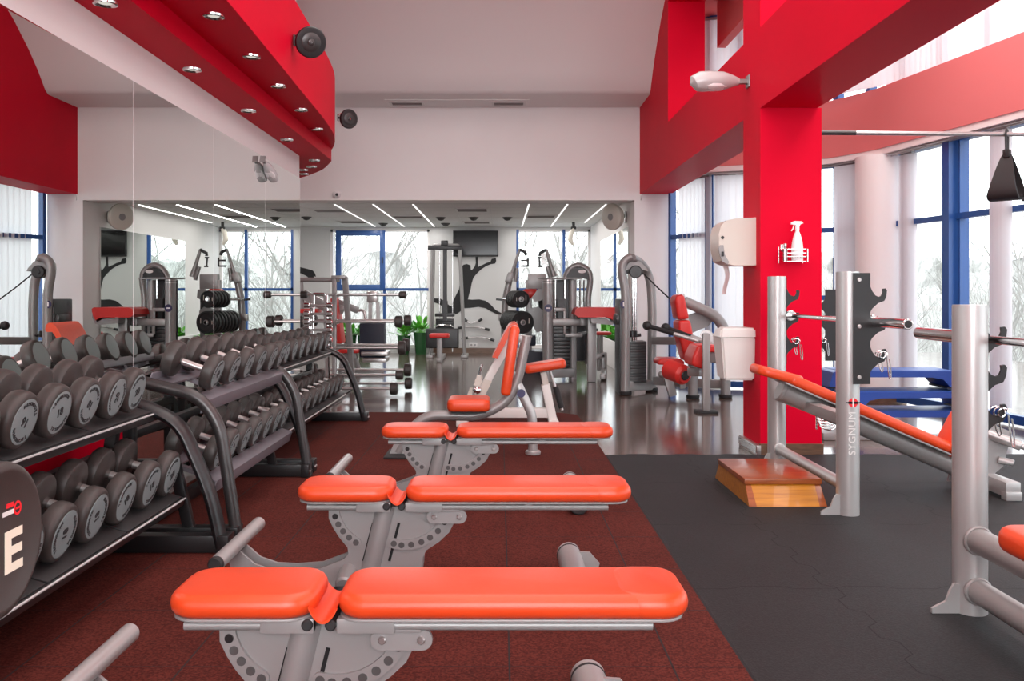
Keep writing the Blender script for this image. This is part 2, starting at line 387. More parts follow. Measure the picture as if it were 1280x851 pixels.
# ---- back room
YF=18.1
b=MB()
for xa,xb in ((-4.73,-3.37),(-1.40,.32),(1.80,2.6)): b.box(((xa+xb)/2,YF+.1,1.3),(xb-xa,.2,2.6))
for xa,xb in ((-3.37,-1.40),(.32,1.80)): b.box(((xa+xb)/2,YF+.1,2.525),(xb-xa,.2,.15)); b.box(((xa+xb)/2,YF+.1,.05),(xb-xa,.2,.1))
struct('wall_back_room_far',b,M['grey_wall'])
b=MB(); b.box((1.9,15.35,1.3),(.2,5.5,2.6)); struct('wall_back_room_right',b,M['white'])
b=MB(); b.box((-4.7,15.3,1.3),(.2,5.8,2.6)); struct('wall_back_room_left',b,M['grey_wall'])
b=MB(); b.box((-1.4,15.35,2.6),(6.6,5.6,.2))
b.cur=1
for x in (-4.15,-3.58,-3.02,-.715,-.145): b.box((x,15.35,2.4985),(.016,5.4,.004))
for k in range(9): b.box((-1.4,12.9+.58*k,2.4985),(6.4,.014,.004))
struct('ceiling_back_room',b,[M['tile'],M['grey_wall']])
b=MB(); b.box((-.54,YF-.012,.05),(1.72,.024,.1)); b.box((-4.05,YF-.012,.05),(1.36,.024,.1)); struct('baseboard_far',b,M['brown_board'])
b=MB(); b.box((1.785,15.35,.215),(.03,5.5,.43),bev=.008); struct('baseboard_right',b,M['fascia'])
def flatwin(n,x0,x1,z0,z1,y,bars_v,bars_z,sash=None):
    b=MB(); b.box(((x0+x1)/2,y,z1-.02),(x1-x0,.1,.05)); b.box(((x0+x1)/2,y,z0+.03),(x1-x0,.1,.06))
    for x in (x0+.025,x1-.025): b.box((x,y,(z0+z1)/2),(.05,.1,z1-z0))
    b.cur=2
    for x,za,zb in bars_v: b.box((x,y-.02,(za+zb)/2),(.055,.08,zb-za))
    for z,xa,xb in bars_z: b.box(((xa+xb)/2,y-.02,z),(xb-xa,.08,.055))
    if sash:
        xa,xb,za,zb=sash; t=.105; yy=y-.06
        for x in (xa+t/2,xb-t/2): b.box((x,yy,(za+zb)/2),(t,.07,zb-za),bev=.008)
        for z in (za+t/2,zb-t/2): b.box(((xa+xb)/2,yy,z),(xb-xa-2*t+.01,.07,t),bev=.008)
        b.cur=3; b.box((xb-.05,yy-.05,(za+zb)/2),(.02,.03,.13),bev=.005)
    b.cur=1; b.box(((x0+x1)/2,y+.02,(z0+z1)/2),(x1-x0-.04,.008,z1-z0-.04))
    return struct('window_%d'%n,b,[M['fascia'],M['glass'],M['blue'],M['black']])
flatwin(40,-3.37,-1.40,.10,2.45,YF+.08,[(-2.30,.1,1.28)],[(1.26,-3.3,-1.42)],(-3.26,-2.28,1.25,2.43))
flatwin(41,.32,1.80,.10,2.45,YF+.08,[(1.27,.1,2.45),(.35,.1,2.45)],[(1.26,.33,1.79)])
# thin light strips, air vents and small domes on the back room ceiling
M['strip']=emit('bright ceiling strip',(1,.99,.97),1.3)
for i,(x,ya,yb) in enumerate([(-2.45,13.5,17.9),(-1.88,13.5,17.9),(-1.29,13.5,17.9),(.43,13.5,17.9),(1.0,13.5,17.9),(1.57,13.5,16.9)]):
    b=MB(); b.box((x,(ya+yb)/2,2.494),(.022,yb-ya,.012)); b.cur=1; b.box((x,(ya+yb)/2,2.497),(.04,yb-ya+.02,.006))
    solo('ceiling_strip_light',b,[M['strip'],M['fascia']],'thin white light strip in the back room ceiling, '+['first','second','third','fourth','fifth','sixth'][i]+' from the mirror wall','ceiling light','light strips of the back room ceiling')
vents=[(-2.72,14.5,.52,.55),(-2.72,16.8,.52,.5),(-1.58,15.7,.55,.5),(-.44,14.4,.52,.55),(-.43,16.9,.52,.5),(.70,15.6,.52,.5)]
vlab=['nearest the mirror wall and the hall','beyond the one nearest the mirror wall','between the second and third light strip','middle bay, nearer the hall','middle bay, nearer the television','between the fourth and fifth light strip']
def grille(loc,sx,sy,label,group,n=6,axis='x'):
    t=thing('air_vent',label,'air vent',loc,0,group)
    f=MB(); w=.03
    for s in (-1,1): f.box((s*(sx/2-w/2),0,-.006),(w,sy,.012)); f.box((0,s*(sy/2-w/2),-.006),(sx-2*w,w,.012))
    part('frame',f,M['tile'],t)
    g=MB(); g.box((0,0,-.001),(sx-2*w,sy-2*w,.002)); g.cur=1
    for k in range(n): g.box((0,-sy/2+w+(sy-2*w)*(k+.5)/n,-.006),(sx-2*w,.006,.012),rot=Mx.Rotation(.6,4,'X'))
    part('louvre',g,[M['grille'],M['silver']],t); return t
for (x,y,sx,sy),l in zip(vents,vlab): grille((x,y,2.498),sx,sy,'square ceiling air vent of the back room, '+l,'air vents of the back room ceiling')
grille((-1.215,11.92,3.659),.45,.22,'slatted air vent in the white soffit over the opening, on the canopy side','air vents in the white soffit')
grille((.115,11.92,3.659),.44,.22,'slatted air vent in the white soffit over the opening, on the red wall side','air vents in the white soffit')
b=MB(); b.box((-.55,11.9,3.656),(1.86,.44,.01)); struct('trim_3',b,M['ceiling'])
for i,(px,py,l) in enumerate([(383,271,'nearest the mirror wall'),(479,279,'above the blue framed window'),(551,271.6,'in front of the pulley machine top'),(557,279,'above the pulley machine'),(592,271.6,'between the two middle vents'),(634,271.6,'right of the television')]):
    p=W(px,py,1.34*FPX/(CY-py)); b=MB(); b.lathe([(0,.09),(.012,.09),(.03,.06),(.05,.045),(.06,.01)],(0,0,2.5),(0,0,-1),16)
    b.v=[(x+p.x,y+p.y,z) for x,y,z in b.v]
    solo('ceiling_speaker',b,M['grille'],'small dark round dome on the back room ceiling, '+l,'ceiling fitting','small domes of the back room ceiling',at=(p.x,p.y,2.5))
# ---- rubber floors
def ribbon(b,pts,w,z):
    for (x0,y0),(x1,y1) in zip(pts,pts[1:]):
        b.bar((x0,y0,z),(x1,y1,z),w,.0012,up=V((0,0,1)))
def ribbon2(b,pts,w,z):
    for (x0,y0),(x1,y1) in zip(pts,pts[1:]):
        d=V((x1-x0,y1-y0,0)); 
        if d.length<1e-6: continue
        d.normalize(); n=V((-d.y,d.x,0))*w/2; e=d*w*.3
        a=V((x0,y0,z))-e; c=V((x1,y1,z))+e
        b.add([a-n,c-n,c+n,a+n],[(0,1,2,3)])
XR=.748
b=MB(); b.prism([(XM+.02,-3),(XR,-3),(XR,8.1),(.728,8.66),(.60,8.80),(XM+.02,8.87)],0,.02)
b.cur=1
for x in (.029,-.47,-.97,-1.47,.529): ribbon2(b,[(x,-3),(x,8.85)],.006,.0208)
for k in range(-6,17):
    y=.29+.5*k; ribbon2(b,[(.529,y),(XR,y)],.006,.0208); ribbon2(b,[(XM+.02,y+.004),(.529,y+.004)],.003,.0208)
solo('rubber_flooring',b,[M['red_rubber'],M['red_seam']],'brick red speckled rubber tile flooring under the benches and dumbbell racks','rubber floor')
def jag(a,bq,fixed,axis,amp=.035,per=.25,ph=0.0):
    pts=[]; t=a; k=0
    while t<bq-1e-6:
        s=1 if k%2 else -1
        for u,q in ((0,s),(per*.72,s)):
            tt=min(t+u,bq); pts.append((tt,fixed+q*amp*.5))
        t+=per; k+=1
    pts.append((bq,pts[-1][1]))
    return pts if axis=='x' else [(q,p) for p,q in pts]
far=jag(.752,4.35,6.53,'x',.03,.17)
b=MB(); b.prism([(.752,-3)]+far+[(4.35,6.53),(5.0,2.6),(5.6,-3)],0,.016)
b.cur=1
for y in (5.54,4.55,3.56,2.56,1.56): ribbon2(b,jag(.752,4.3 if y>4 else 4.6,y,'x',.03,.2),.004,.0167)
for x in (1.29,2.29,3.29): ribbon2(b,jag(-2,6.5,x,'y',.045,.14),.004,.0167)
ribbon2(b,[(.754,-3),(.754,6.5)],.012,.0167)
solo('puzzle_mat_flooring',b,[M['black_rubber'],M['dark_seam']],'black rubber puzzle mat flooring under the bench press stations','rubber floor')
# ---- round columns and window blinds on the right
def round_col(x,y,r,sx):
    b=MB(); b.cyl((x,y,0),(x,y,2.66),r,n=40); b.cur=1; b.cyl((x,y,0),(x,y,.10),r+.015,n=40)
    return struct('column',b,[M['fascia'],M['brown_board']])
round_col(4.145,9.95,.255,0); round_col(4.63,7.35,.29,0)
def blind_mesh(p,q,z0,z1,pitch=.085,w=.089,ang=.35,gap=()):
    p=V((p[0],p[1],0)); q=V((q[0],q[1],0)); L=(q-p).length; d=(q-p)/L; n=V((-d.y,d.x,0)); b=MB(); k=0; t=pitch/2; rs=random.Random(int(L*1000))
    while t<L:
        c=p+d*t; a=ang+rs.uniform(-.1,.1); e=(d*cos(a)+n*sin(a))*w/2; m=(n*cos(a)-d*sin(a))*.006
        U,D=V((0,0,z1)),V((0,0,z0))
        b.add([c-e+D,c+m+D,c+e+D,c-e+U,c+m+U,c+e+U],[(0,1,4,3),(1,2,5,4)])
        t+=pitch; k+=1
    r=MB(); r.bar(p+V((0,0,z1+.015)),q+V((0,0,z1+.015)),.04,.03)
    return b,r
def blind(p,q,z0,z1,label,group,mat='blind',**k):
    b,r=blind_mesh(p,q,z0,z1,**k); t=thing('vertical_blind',label,'window blind',(p[0],p[1],z0),0,group)
    part('slats',b,M[mat],t,world=True); part('head_rail',r,M['silver'],t,world=True); return t
G1='vertical blinds of the tall windows'
blind((2.34,11.9),(2.60,11.28),.10,2.62,'white vertical blind hanging right beside the white pier of the end wall',G1)
blind((2.64,11.22),(3.22,10.98),.10,2.62,'white vertical blind behind the leg machine, seen past the red column',G1)
blind((3.86,10.45),(4.0,10.2),.10,2.62,'bunched white vertical blind in front of the first round column, by the red column',G1,pitch=.022,ang=1.2)
blind((4.24,9.62),(4.27,9.42),.10,2.62,'bunched white vertical blind just right of the first round column',G1,pitch=.022,ang=1.2)
blind((4.44,8.2),(4.47,8.02),.16,2.62,'bunched white vertical blind hanging beside the second round column',G1,pitch=.022,ang=1.2)
G2='vertical blinds of the upper windows'
for i,(a,c,l) in enumerate([(1,2,'furthest in, seen through the opening in the red wall'),(2,4,'above the first round column'),(4,5,'above the window with the wide blue mullion'),(5,6,'above the second round column'),(6,7,'nearest the camera')]):
    p=FP[a]; q=FP[c]; blind((p[0]*.997+q[0]*.003-.10,p[1]*.997+q[1]*.003-.05),(q[0]*.997+p[0]*.003-.10,q[1]*.997+p[1]*.003-.05),3.385,4.55,'white upper row vertical blind, '+l,G2,ang=.30,w=.094,mat='blind_upper')
# ---- red canopy with recessed lights over the mirror wall
OC=[(-1.28,-5),(-1.30,2.5),(-1.315,4.2),(-1.355,5.5),(-1.385,6.3),(-1.405,6.9),(-1.43,7.5),(-1.476,8.1),(-1.56,8.6),(-1.70,9.1),(-1.91,9.67),(-2.28,10.3),(-2.75,10.75),(-3.25,11.0)]
def smooth(P,k=4):
    out=[]
    for i in range(len(P)-1):
        p0=V((*P[max(i-1,0)],0)); p1=V((*P[i],0)); p2=V((*P[i+1],0)); p3=V((*P[min(i+2,len(P)-1)],0))
        for j in range(k):
            t=j/k; q=.5*((2*p1)+(-p0+p2)*t+(2*p0-5*p1+4*p2-p3)*t*t+(-p0+3*p1-3*p2+p3)*t**3); out.append((q.x,q.y))
    out.append(P[-1]); return out
oc=smooth(OC)
b=MB(); b.prism(oc+[(-3.25,8.63),(XM+.01,8.63),(XM+.01,-5)],2.58,3.14); struct('ceiling_canopy',b,M['red'])
low=[(-1.645,-5),(-1.645,8.9)]+[p for p in oc if p[1]>8.93 and p[0]<-1.645]
b=MB(); b.prism(low+[(-3.25,8.63),(XM+.01,8.63),(XM+.01,-5)],2.47,2.60); struct('ceiling_canopy_step',b,M['red'])
M['bulb']=emit('lit spot lamp',(1,.95,.85),.5)
def spot(x,y,z,label,g):
    t=thing('recessed_spotlight',label,'spotlight',(x,y,z),0,g)
    r=MB(); r.lathe([(0,.056),(-.010,.054),(-.012,.045),(-.004,.034)],(0,0,0),(0,0,1),24); part('trim_ring',r,M['chrome'],t)
    l=MB(); l.lathe([(-.001,.034),(-.004,.030),(-.006,.01)],(0,0,0),(0,0,1),20); part('lamp',l,M['bulb'],t); return t
O=['first','second','third','fourth','fifth','sixth','seventh','eighth','ninth','tenth','eleventh','twelfth']
for i,(x,y) in enumerate([(-1.77,4.09),(-1.79,5.30),(-1.79,6.49),(-1.80,7.70),(-1.81,8.89),(-1.93,9.33),(-2.07,9.57),(-2.13,9.89)]):
    spot(x,y,2.47,'chrome recessed spotlight in the lower red canopy soffit, %s from the camera'%O[i],'spotlights in the lower canopy soffit')
for i,(x,y) in enumerate([(-1.457,4.64),(-1.48,5.43),(-1.51,6.2),(-1.53,7.0),(-1.57,7.82)]):
    spot(x,y,2.58,'chrome recessed spotlight in the upper red canopy soffit, %s from the camera'%O[i],'spotlights in the upper canopy soffit')
# ---- mirrors
M['seam_white']=paint('polished mirror edge',(.9,.92,.92),.3)
my=[.74,2.06,3.38,4.70,6.02,7.34,8.62]
ml=['first in the row, beside the camera','second in the row, beside the weight plate','third in the row, behind the nearest dumbbell rack','fourth in the row, showing the leg machine','fifth in the row, behind the middle dumbbell rack','last in the row, at the end of the mirror wall']
for i in range(6):
    a,c=my[i],my[i+1]; b=MB(); b.box((XM+.013,(a+c)/2,1.39),(.006,c-a-.004,1.74))
    b.cur=1
    b.box((XM+.0125,c-.003,1.39),(.0068,.010,1.74))
    z=.12 if a>4.5 else .52
    if a>4.5: b.cur=0; b.box((XM+.013,(a+c)/2,.32),(.006,c-a-.004,.4))
    solo('mirror_panel',b,[M['mirror'],M['seam_white']],'tall frameless wall mirror panel, '+ml[i],'mirror','mirror panels of the left wall')
b=MB(); b.box((1.788,14.4,1.265),(.02,3.4,1.67)); solo('mirror_panel',b,M['mirror'],'frameless mirror on the side wall of the back room, beside the white pier','mirror')
# ---------------------------------------------------------------- adjustable benches
def arc_band(cx,cz,r0,r1,a0,a1,n=14):
    o=[(cx+r1*cos(a0+(a1-a0)*i/n),cz+r1*sin(a0+(a1-a0)*i/n)) for i in range(n+1)]
    i_=[(cx+r0*cos(a1+(a0-a1)*i/n),cz+r0*sin(a1+(a0-a1)*i/n)) for i in range(n+1)]
    return o+i_
def make_bench(label):
    t=thing('adjustable_bench',label,'weight bench',(0,0,0),0,'adjustable benches in a row on the red flooring')
    # seat and back pads
    m=MB(); m.pad((.362,.262,.058),.075,.026,c=(-.196,0,.391)); sp=part('seat_pad',m,M['orange'],t)
    p=MB(); p.pad((.346,.244,.007),.07,.002,c=(-.196,0,.3595)); part('pad_board',p,M['bench_silver'],sp)
    m=MB(); m.pad((.80,.262,.058),.07,.026,c=(.435,0,.391)); m.pad((.185,.266,.0605),.072,.027,c=(.798,0,.3915)); bp=part('back_pad',m,M['orange'],t)
    p=MB(); p.pad((.838,.244,.007),.06,.002,c=(.458,0,.3595)); part('pad_board',p,M['bench_silver'],bp)
    # red flap that bridges the gap between the pads
    m=MB(); n=10
    prof=[(-.030+.070*k/n, .392-.036*sin(pi*k/n)**.8) for k in range(n+1)]
    vs=[(x,y,z-dz) for dz in (0,.006) for x,z in prof for y in (-.115,.115)]
    fs=[]
    for k in range(n):
        a=2*k; c=2*(n+1)+2*k
        fs += [(a,a+1,a+3,a+2),(c+2,c+3,c+1,c),(a,a+2,c+2,c),(a+3,a+1,c+1,c+3)]
    m.add(vs,fs); part('pad_flap',m,M['orange'],t)
    # rails and hinge brackets
    m=MB()
    for y in (-.085,.085):
        m.cyl((-.335,y,.338),(-.02,y,.338),.0125,n=12); m.cyl((.02,y,.338),(.80,y,.338),.0125,n=12)
        m.box((-.085,y,.339),(.13,.03,.036),bev=.004); m.box((.105,y,.339),(.14,.03,.036),bev=.004)
    m.box((.5,0,.344),(.03,.19,.012)); m.box((-.25,0,.344),(.03,.19,.012))
    part('pad_rails',m,M['bench_silver'],t)
    for x in (-.035,.022):
        m=MB(); m.cyl((x,-.108,.343),(x,.108,.343),.014,n=16,bev=.004); part('hinge_bolt',m,M['soft_black'],t)
    # base plate with its sweep to the transport bar
    outl=[(-.262,.33),(-.261,.285),(-.243,.248),(-.222,.215),(-.19,.176),(-.186,.150),(-.205,.130),(-.30,.094),(-.40,.086),(-.48,.090),(-.545,.112),(-.60,.16),(-.625,.185),(-.65,.15),(-.625,.06),(-.55,.022),(-.40,.014),(.08,.014),(.094,.09),(.098,.138),(.111,.165),(.158,.196),(.198,.233),(.222,.28),(.226,.33)]
    for y in (-.052,.040):
        m=MB(); m.prism_xz(outl,y,y+.012); part('side_plate',m,M['bench_silver'],t)
    for a,holes,lab in (((.345-.28),[(-.235,.296),(-.223,.266),(-.205,.240),(-.182,.216),(-.156,.197)],'l'),(0,[(.181,.275),(.156,.241),(.126,.216),(.093,.199),(.054,.189),(.017,.187),(-.012,.193)],'r')):
        m=MB()
        H_=[V((x,0,z)) for x,z in holes]
        if lab=='l': H_=[V((-.243,0,.335))]+H_
        else: H_=[V((.205,0,.325))]+H_
        pts=[]
        up=[];dn=[]
        for i,h in enumerate(H_):
            d=(H_[min(i+1,len(H_)-1)]-H_[max(i-1,0)]).normalized(); nn=V((-d.z,0,d.x))*.019
            up.append((h.x+nn.x,h.z+nn.z)); dn.append((h.x-nn.x,h.z-nn.z))
        e=H_[-1]; d=(H_[-1]-H_[-2]).normalized()
        cap=[(e.x+.019*(d.x*sin(w)-d.z*cos(w)),e.z+.019*(d.z*sin(w)+d.x*cos(w))) for w in [pi*k/8 for k in range(1,8)]]
        m.prism_xz(up+cap+dn[::-1],-.062,-.050)
        hb=part('hole_plate',m,M['bench_silver'],t)
        q=MB()
        for i,h in enumerate(H_[1:]):
            q.cyl((h.x,-.0632,h.z),(h.x,-.0615,h.z),.0098,n=16)
            q.lathe([(0,.0118),(.0016,.0112),(.0016,.0098),(0,.0098)],(h.x,-.0618,h.z),(0,-1,0),16,closed=True)
        o=part('pin_holes',q,M['hole'],hb); 
        q2=MB(); q2.cyl((H_[1].x,-.0645,H_[1].z),(H_[1].x,-.060,H_[1].z),.0105,n=16); part('locking_pin',q2,M['black'],hb)
    # oval post between two dark slots
    m=MB(); m.tube([(-.043,-.02,.335),(-.118,-.02,.03)],.060,24,ry=.042,up=V((1,0,0))); part('post',m,M['bench_silver'],t)
    m=MB()
    for x0 in (-.088,.010): m.bar((x0-.003,-.0535,.270),(x0-.040,-.0535,.125),.010,.004,up=V((0,1,0)))
    part('slot',m,M['dark_seam'],t)
    m=MB(); m.tube([(.03,0,.045),(.68,0,.045)],.040,16,ry=.03); part('floor_beam',m,M['bench_silver'],t)
    m=MB(); m.cyl((-.185,-.03,.085),(-.19,-.12,.050),.036,n=24,bev=.008); m.cyl((-.19,-.02,.08),(-.12,-.02,.08),.03); ft=part('front_foot',m,M['bench_silver'],t)
    m=MB(); m.cyl((-.19,-.12,.045),(-.191,-.135,.012),.040,n=24,bev=.004); m.cyl((-.191,-.13,0),(-.191,-.13,.03),.036,n=20); part('rubber_foot',m,M['soft_black'],ft)
    # lever with two bolts
    m=MB(); c=[(.141+.026*cos(a),.300+.026*sin(a)) for a in [pi/2+pi*k/8 for k in range(9)]]+[(.240+.026*cos(a),.300+.026*sin(a)) for a in [-pi/2+pi*k/8 for k in range(9)]]
    m.prism_xz(c,-.082,-.070); m.box((.19,-.078,.328),(.10,.03,.014),bev=.004); lv=part('lever',m,M['bench_silver'],t)
    m=MB()
    for x in (.143,.238): m.cyl((x,-.09,.3),(x,-.08,.3),.010,n=12,bev=.003)
    part('bolt',m,M['steel'],lv)
    # transport bar on the seat side, cross foot on the other
    m=MB(); m.cyl((-.615,-.30,.185),(-.615,.28,.185),.027,n=24,bev=.004); tb=part('transport_bar',m,M['alu'],t)
    m=MB(); m.cyl((-.615,-.312,.185),(-.615,-.285,.185),.0275,n=24,bev=.006); part('end_cap',m,M['soft_black'],tb)
    m=MB(); m.cyl((.68,-.30,.052),(.68,.30,.052),.050,n=28,bev=.004); m.prism_xz([(.69,.09),(.76,.085),(.80,.04),(.79,.01),(.69,.01)],.20,.212); cf=part('cross_foot',m,M['alu'],t)
    m=MB(); m.cyl((.68,-.335,.052),(.68,-.295,.052),.053,n=28,bev=.006); part('end_cap',m,M['soft_black'],cf); m=MB(); m.cyl((.68,.262,.052),(.68,.272,.052),.0515,n=28); part('end_ring',m,M['soft_black'],cf)
    return t
M['hole']=paint('shadowy drilled hole steel',(.10,.10,.10),.4,metal=.3)
b1=make_bench('orange red adjustable bench lying flat in the front, pads closest to the camera')
ZR=.02
b1.location=(-.430,2.30,ZR); b1.rotation_euler=(0,0,0)
b1.scale=(1,1,1)
dup(b1,(-.392,3.53,ZR),0,'orange red flat adjustable bench in the middle of the row of three')
dup(b1,(-.272,5.05,ZR),0,'orange red flat adjustable bench in front of the seated bench with upright back')
b0=dup(b1,(-.46,1.10,ZR),0,'orange red adjustable bench at the lower picture edge, only silver bar ends showing')
# ---------------------------------------------------------------- dumbbells
def lettering_ring(mb,txt,r,size,a_mid,x,y0,z0,flip):
    # letters along an arc on a disc that faces +x; drawing x = +y, drawing y = +z
    n=len(txt); step=size*.80/r
    for i,ch in enumerate(txt):
        a=a_mid+(-1 if not flip else 1)*(i-(n-1)/2)*step
        c=V((x,y0+r*cos(a),z0+r*sin(a))); up=V((0,cos(a),sin(a)))*(1 if not flip else -1)
        rt=V((0,up.z,-up.y))
        put_text(mb,ch,size,basis(c,rt,up),bold=.0006)
def make_dumbbell(label,group,R_,L,num=None,tilt=0.0,spin=0.0,ring=True):
    # origin under the front head, axis along x, front head facing +x; tilt raises the rear end
    t=thing('dumbbell',label,'dumbbell',(0,0,0),0,group)
    T=Mx.Translation((0,0,R_))@Mx.Rotation(tilt,4,'Y')@Mx.Rotation(spin,4,'X')
    hw=.060; g=L-hw; prof=[(0,R_*.80),(.002,R_*.90),(.008,R_*.965),(.020,R_),(hw-.016,R_*.99),(hw-.005,R_*.95),(hw,R_*.86),(hw,R_*.40),(hw+.008,R_*.20),(hw+.022,R_*.17)]
    for s,xc in ((1,0.0),(-1,-L)):
        m=MB(); m.lathe(prof,(xc+s*hw*.45,0,0),(-s,0,0),40,M=T); hd=part('head',m,M['rubber'],t)
        f=MB(); x=xc+s*hw*.45
        f.lathe([(-.001,R_*.79),(.0015,R_*.785),(.002,R_*.75),(.0015,.002)],(x-s*.0005,0,0),(s,0,0),40,M=T)
        fp=part('face_disc',f,M['face'],hd)
        if s==1 and num:
            k=MB(); put_text(k,num,.042,T@basis((x+.0022,0,0),(0,1,0),(0,0,1)),bold=.001)
            part('number',k,M['ink'],fp)
            if ring:
                for am,fl in ((pi/2,False),(-pi/2,True)):
                    k=MB(); k2=MB(); lettering_ring(k2,'TECHNOGYM',R_*.63,.016,am,x+.0022,0,0,fl); k.add(k2.v,k2.f,T); part('ring_lettering',k,M['ink'],fp)
        elif s==1 and ring:
            pass
    m=MB(); m.cyl((-L+hw*.5,0,0),(-hw*.5,0,0),.0165,n=16,M=T); part('handle',m,M['steel'],t,'bare steel grip')
    return t
# ---------------------------------------------------------------- dumbbell racks
def make_rack(label,y0,y1,xu,zu,xl,zl,kind,mat,group='dumbbell racks along the mirror wall'):
    t=thing('dumbbell_rack',label,'dumbbell rack',(-1.55,(y0+y1)/2,ZR),0,group)
    tu,tl=(R(15),R(16)) if kind=='flat' else (R(20),R(18)); du,dl=.36,.40
    def shelf(name,x,z,a,dp,th,lip,mats):
        m=MB(); T=Mx.Translation((x,0,z))@Mx.Rotation(a,4,'Y')
        if kind=='flat':
            m.box((-dp/2,(y0+y1)/2,-.018),(dp,y1-y0-.10,.036),T,.004); m.cur=1; m.box((.001,(y0+y1)/2,-.001),(.006,y1-y0-.10,.005),T)
            m.cur=2
            k=max(2,int((y1-y0)/.6)); s=(y1-y0-.12)/k
            for i in range(k): m.box((-dp/2+.005,y0+.06+s*(i+.5),.003),(dp-.03,s-.012,.008),T,.003)
            return part(name,m,mats,t,world=True)
        for xx in (-.03,-.235): m.box((xx,(y0+y1)/2,-.006),(.07,y1-y0-.08,.012),T,.003)
        m.box((.004,(y0+y1)/2,-.032),(.010,y1-y0-.08,.064),T,.003)
        m.box((-.27,(y0+y1)/2,.012),(.008,y1-y0-.08,.045),T,.003)
        for k in range(5): m.box((-.13,y0+.15+(y1-y0-.3)*k/4,-.022),(.26,.04,.02),T)
        return part(name,m,M['shelf_grey'],t,world=True)
    shelf('upper_shelf',xu,zu,tu,du,0,0,[M['black'],M['edge'],M['soft_black']])
    shelf('lower_shelf',xl,zl,tl,dl,0,0,[M['black'],M['edge'],M['soft_black']])
    for ye,s in ((y0,1),(y1,-1)):
        m=MB(); y=ye+s*.03
        # side frame: rises from the front foot, bends over the shelves and runs back to the wall side
        q=[(-1.235,y,.045),(xl+.10 if kind!='flat' else xl+.105,y,zl+.02),(xu+.10,y,zu-.045),(xu-.06,y,zu+.03),(-1.80,y,zu+.09)]
        if kind=='flat':
            m.tube(q,.028,16,fil=.16,ry=.05,up=V((0,1,0)))
            m.bar((-1.78,y,.05),(-1.70,y,zu+.07),.05,.05,up=V((0,1,0)),bev=.006)
        else: m.tube([(-1.205,y,.022),(-1.285,y,zu-.12),(xu-.02,y,zu+.02),(-1.80,y,zu+.12)],.029,18,fil=.12)
        sf=part('side_frame',m,M[mat],t,world=True)
        m=MB(); m.box((-1.50,y,.060),(.60,.075,.075),bev=.006); m.box((-1.215,y-.01,.062),(.05,.10,.08),bev=.005); m.cur=1
        for zz in (.055,):
            for dy in (-.026,.014): m.cyl((-1.192,y+dy,zz),(-1.184,y+dy,zz),.007,n=10)
        part('floor_foot',m,[M['black'],M['steel']],t,world=True)
        if kind!='flat':
            m=MB(); m.bar((-1.42,y,.06),(-1.50,y,zl+.1),.05,.04,up=V((0,1,0)),bev=.005); m.bar((-1.70,y,.06),(-1.70,y,zu+.1),.05,.05,up=V((0,1,0)),bev=.005); part('strut',m,M['black'],t,world=True)
    m=MB(); m.box((-1.72,(y0+y1)/2,.06),(.05,y1-y0-.12,.06),bev=.004); m.box((-1.72,(y0+y1)/2,zl+.2),(.04,y1-y0-.12,.04),bev=.004); part('cross_beam',m,M['black'],t,world=True)
    return t
M['edge']=paint('pale shelf edge strip',(.55,.55,.55),.5)
M['shelf_grey']=paint('lilac grey shelf steel',(.22,.21,.235),.4,metal=.4)
make_rack('two tier dumbbell rack with black rubber shelves, nearest the camera',1.55,4.08,-1.52,.637-ZR+.02,-1.39,.262,'flat','black')
make_rack('short two tier rack with round charcoal tube frame between the two longer racks',4.16,5.76,-1.36,.675,-1.31,.305,'round','charcoal')
make_rack('two tier dumbbell rack at the far end of the mirror wall',5.86,8.28,-1.52,.640,-1.39,.262,'flat','black')
ORD=['first','second','third','fourth','fifth','sixth','seventh','eighth','ninth','tenth','eleventh']
def row(proto,ys,x,z,shelf_angle,lab,group,off,nums=None):
    pass
def place(d,x,y,z): d.location=(x,y,z)
UP1='dumbbells on the upper shelf of the nearest rack'; LO1='dumbbells on the lower shelf of the nearest rack'
# nearest rack, upper shelf: big heads with printed numbers
t13=R(15)
ys=[1.98,2.21,2.44,2.67,2.90,3.13,3.36,3.60,3.80]; nums=['14','14','14','16','16','18','18','20','20']; spins=[0,1,2.8,.3,2.75,.3,2.7,1.6,.35]
for i,(y,n,sp) in enumerate(zip(ys,nums,spins)):
    k=len(ys)-1-i
    d=make_dumbbell('grey round dumbbell number %s, upper shelf of nearest rack, %s from its far end'%(n,ORD[k]),UP1,.0955,.192,n,t13,sp)
    place(d,-1.538,y,.655+.012)
ys=[2.20,2.46,2.72,2.945,3.18,3.43,3.68,3.91]; nums=['22','18','16','18','18','18','18','20']; spins=[.4,.2,.9,1.6,1.9,.8,.5,.6]
for i,(y,n,sp) in enumerate(zip(ys,nums,spins)):
    k=len(ys)-1-i
    d=make_dumbbell('dark round dumbbell number %s, lower shelf of nearest rack, %s from its far end'%(n,ORD[k]),LO1,.099,.20,n,R(15),sp)
    place(d,-1.432,y,.275+.020)
def series(ys,x,z,R_,L,tilt,where,group,num,zoff=.022):
    proto=None
    for i,y in enumerate(ys):
        k=len(ys)-1-i; lab='grey round dumbbell, %s, %s from its far end'%(where,ORD[k])
        if proto is None: d=proto=make_dumbbell(lab,group,R_,L,num[0],tilt,.8)
        else: d=dup(proto,label=lab)
        place(d,x,y,z+zoff)
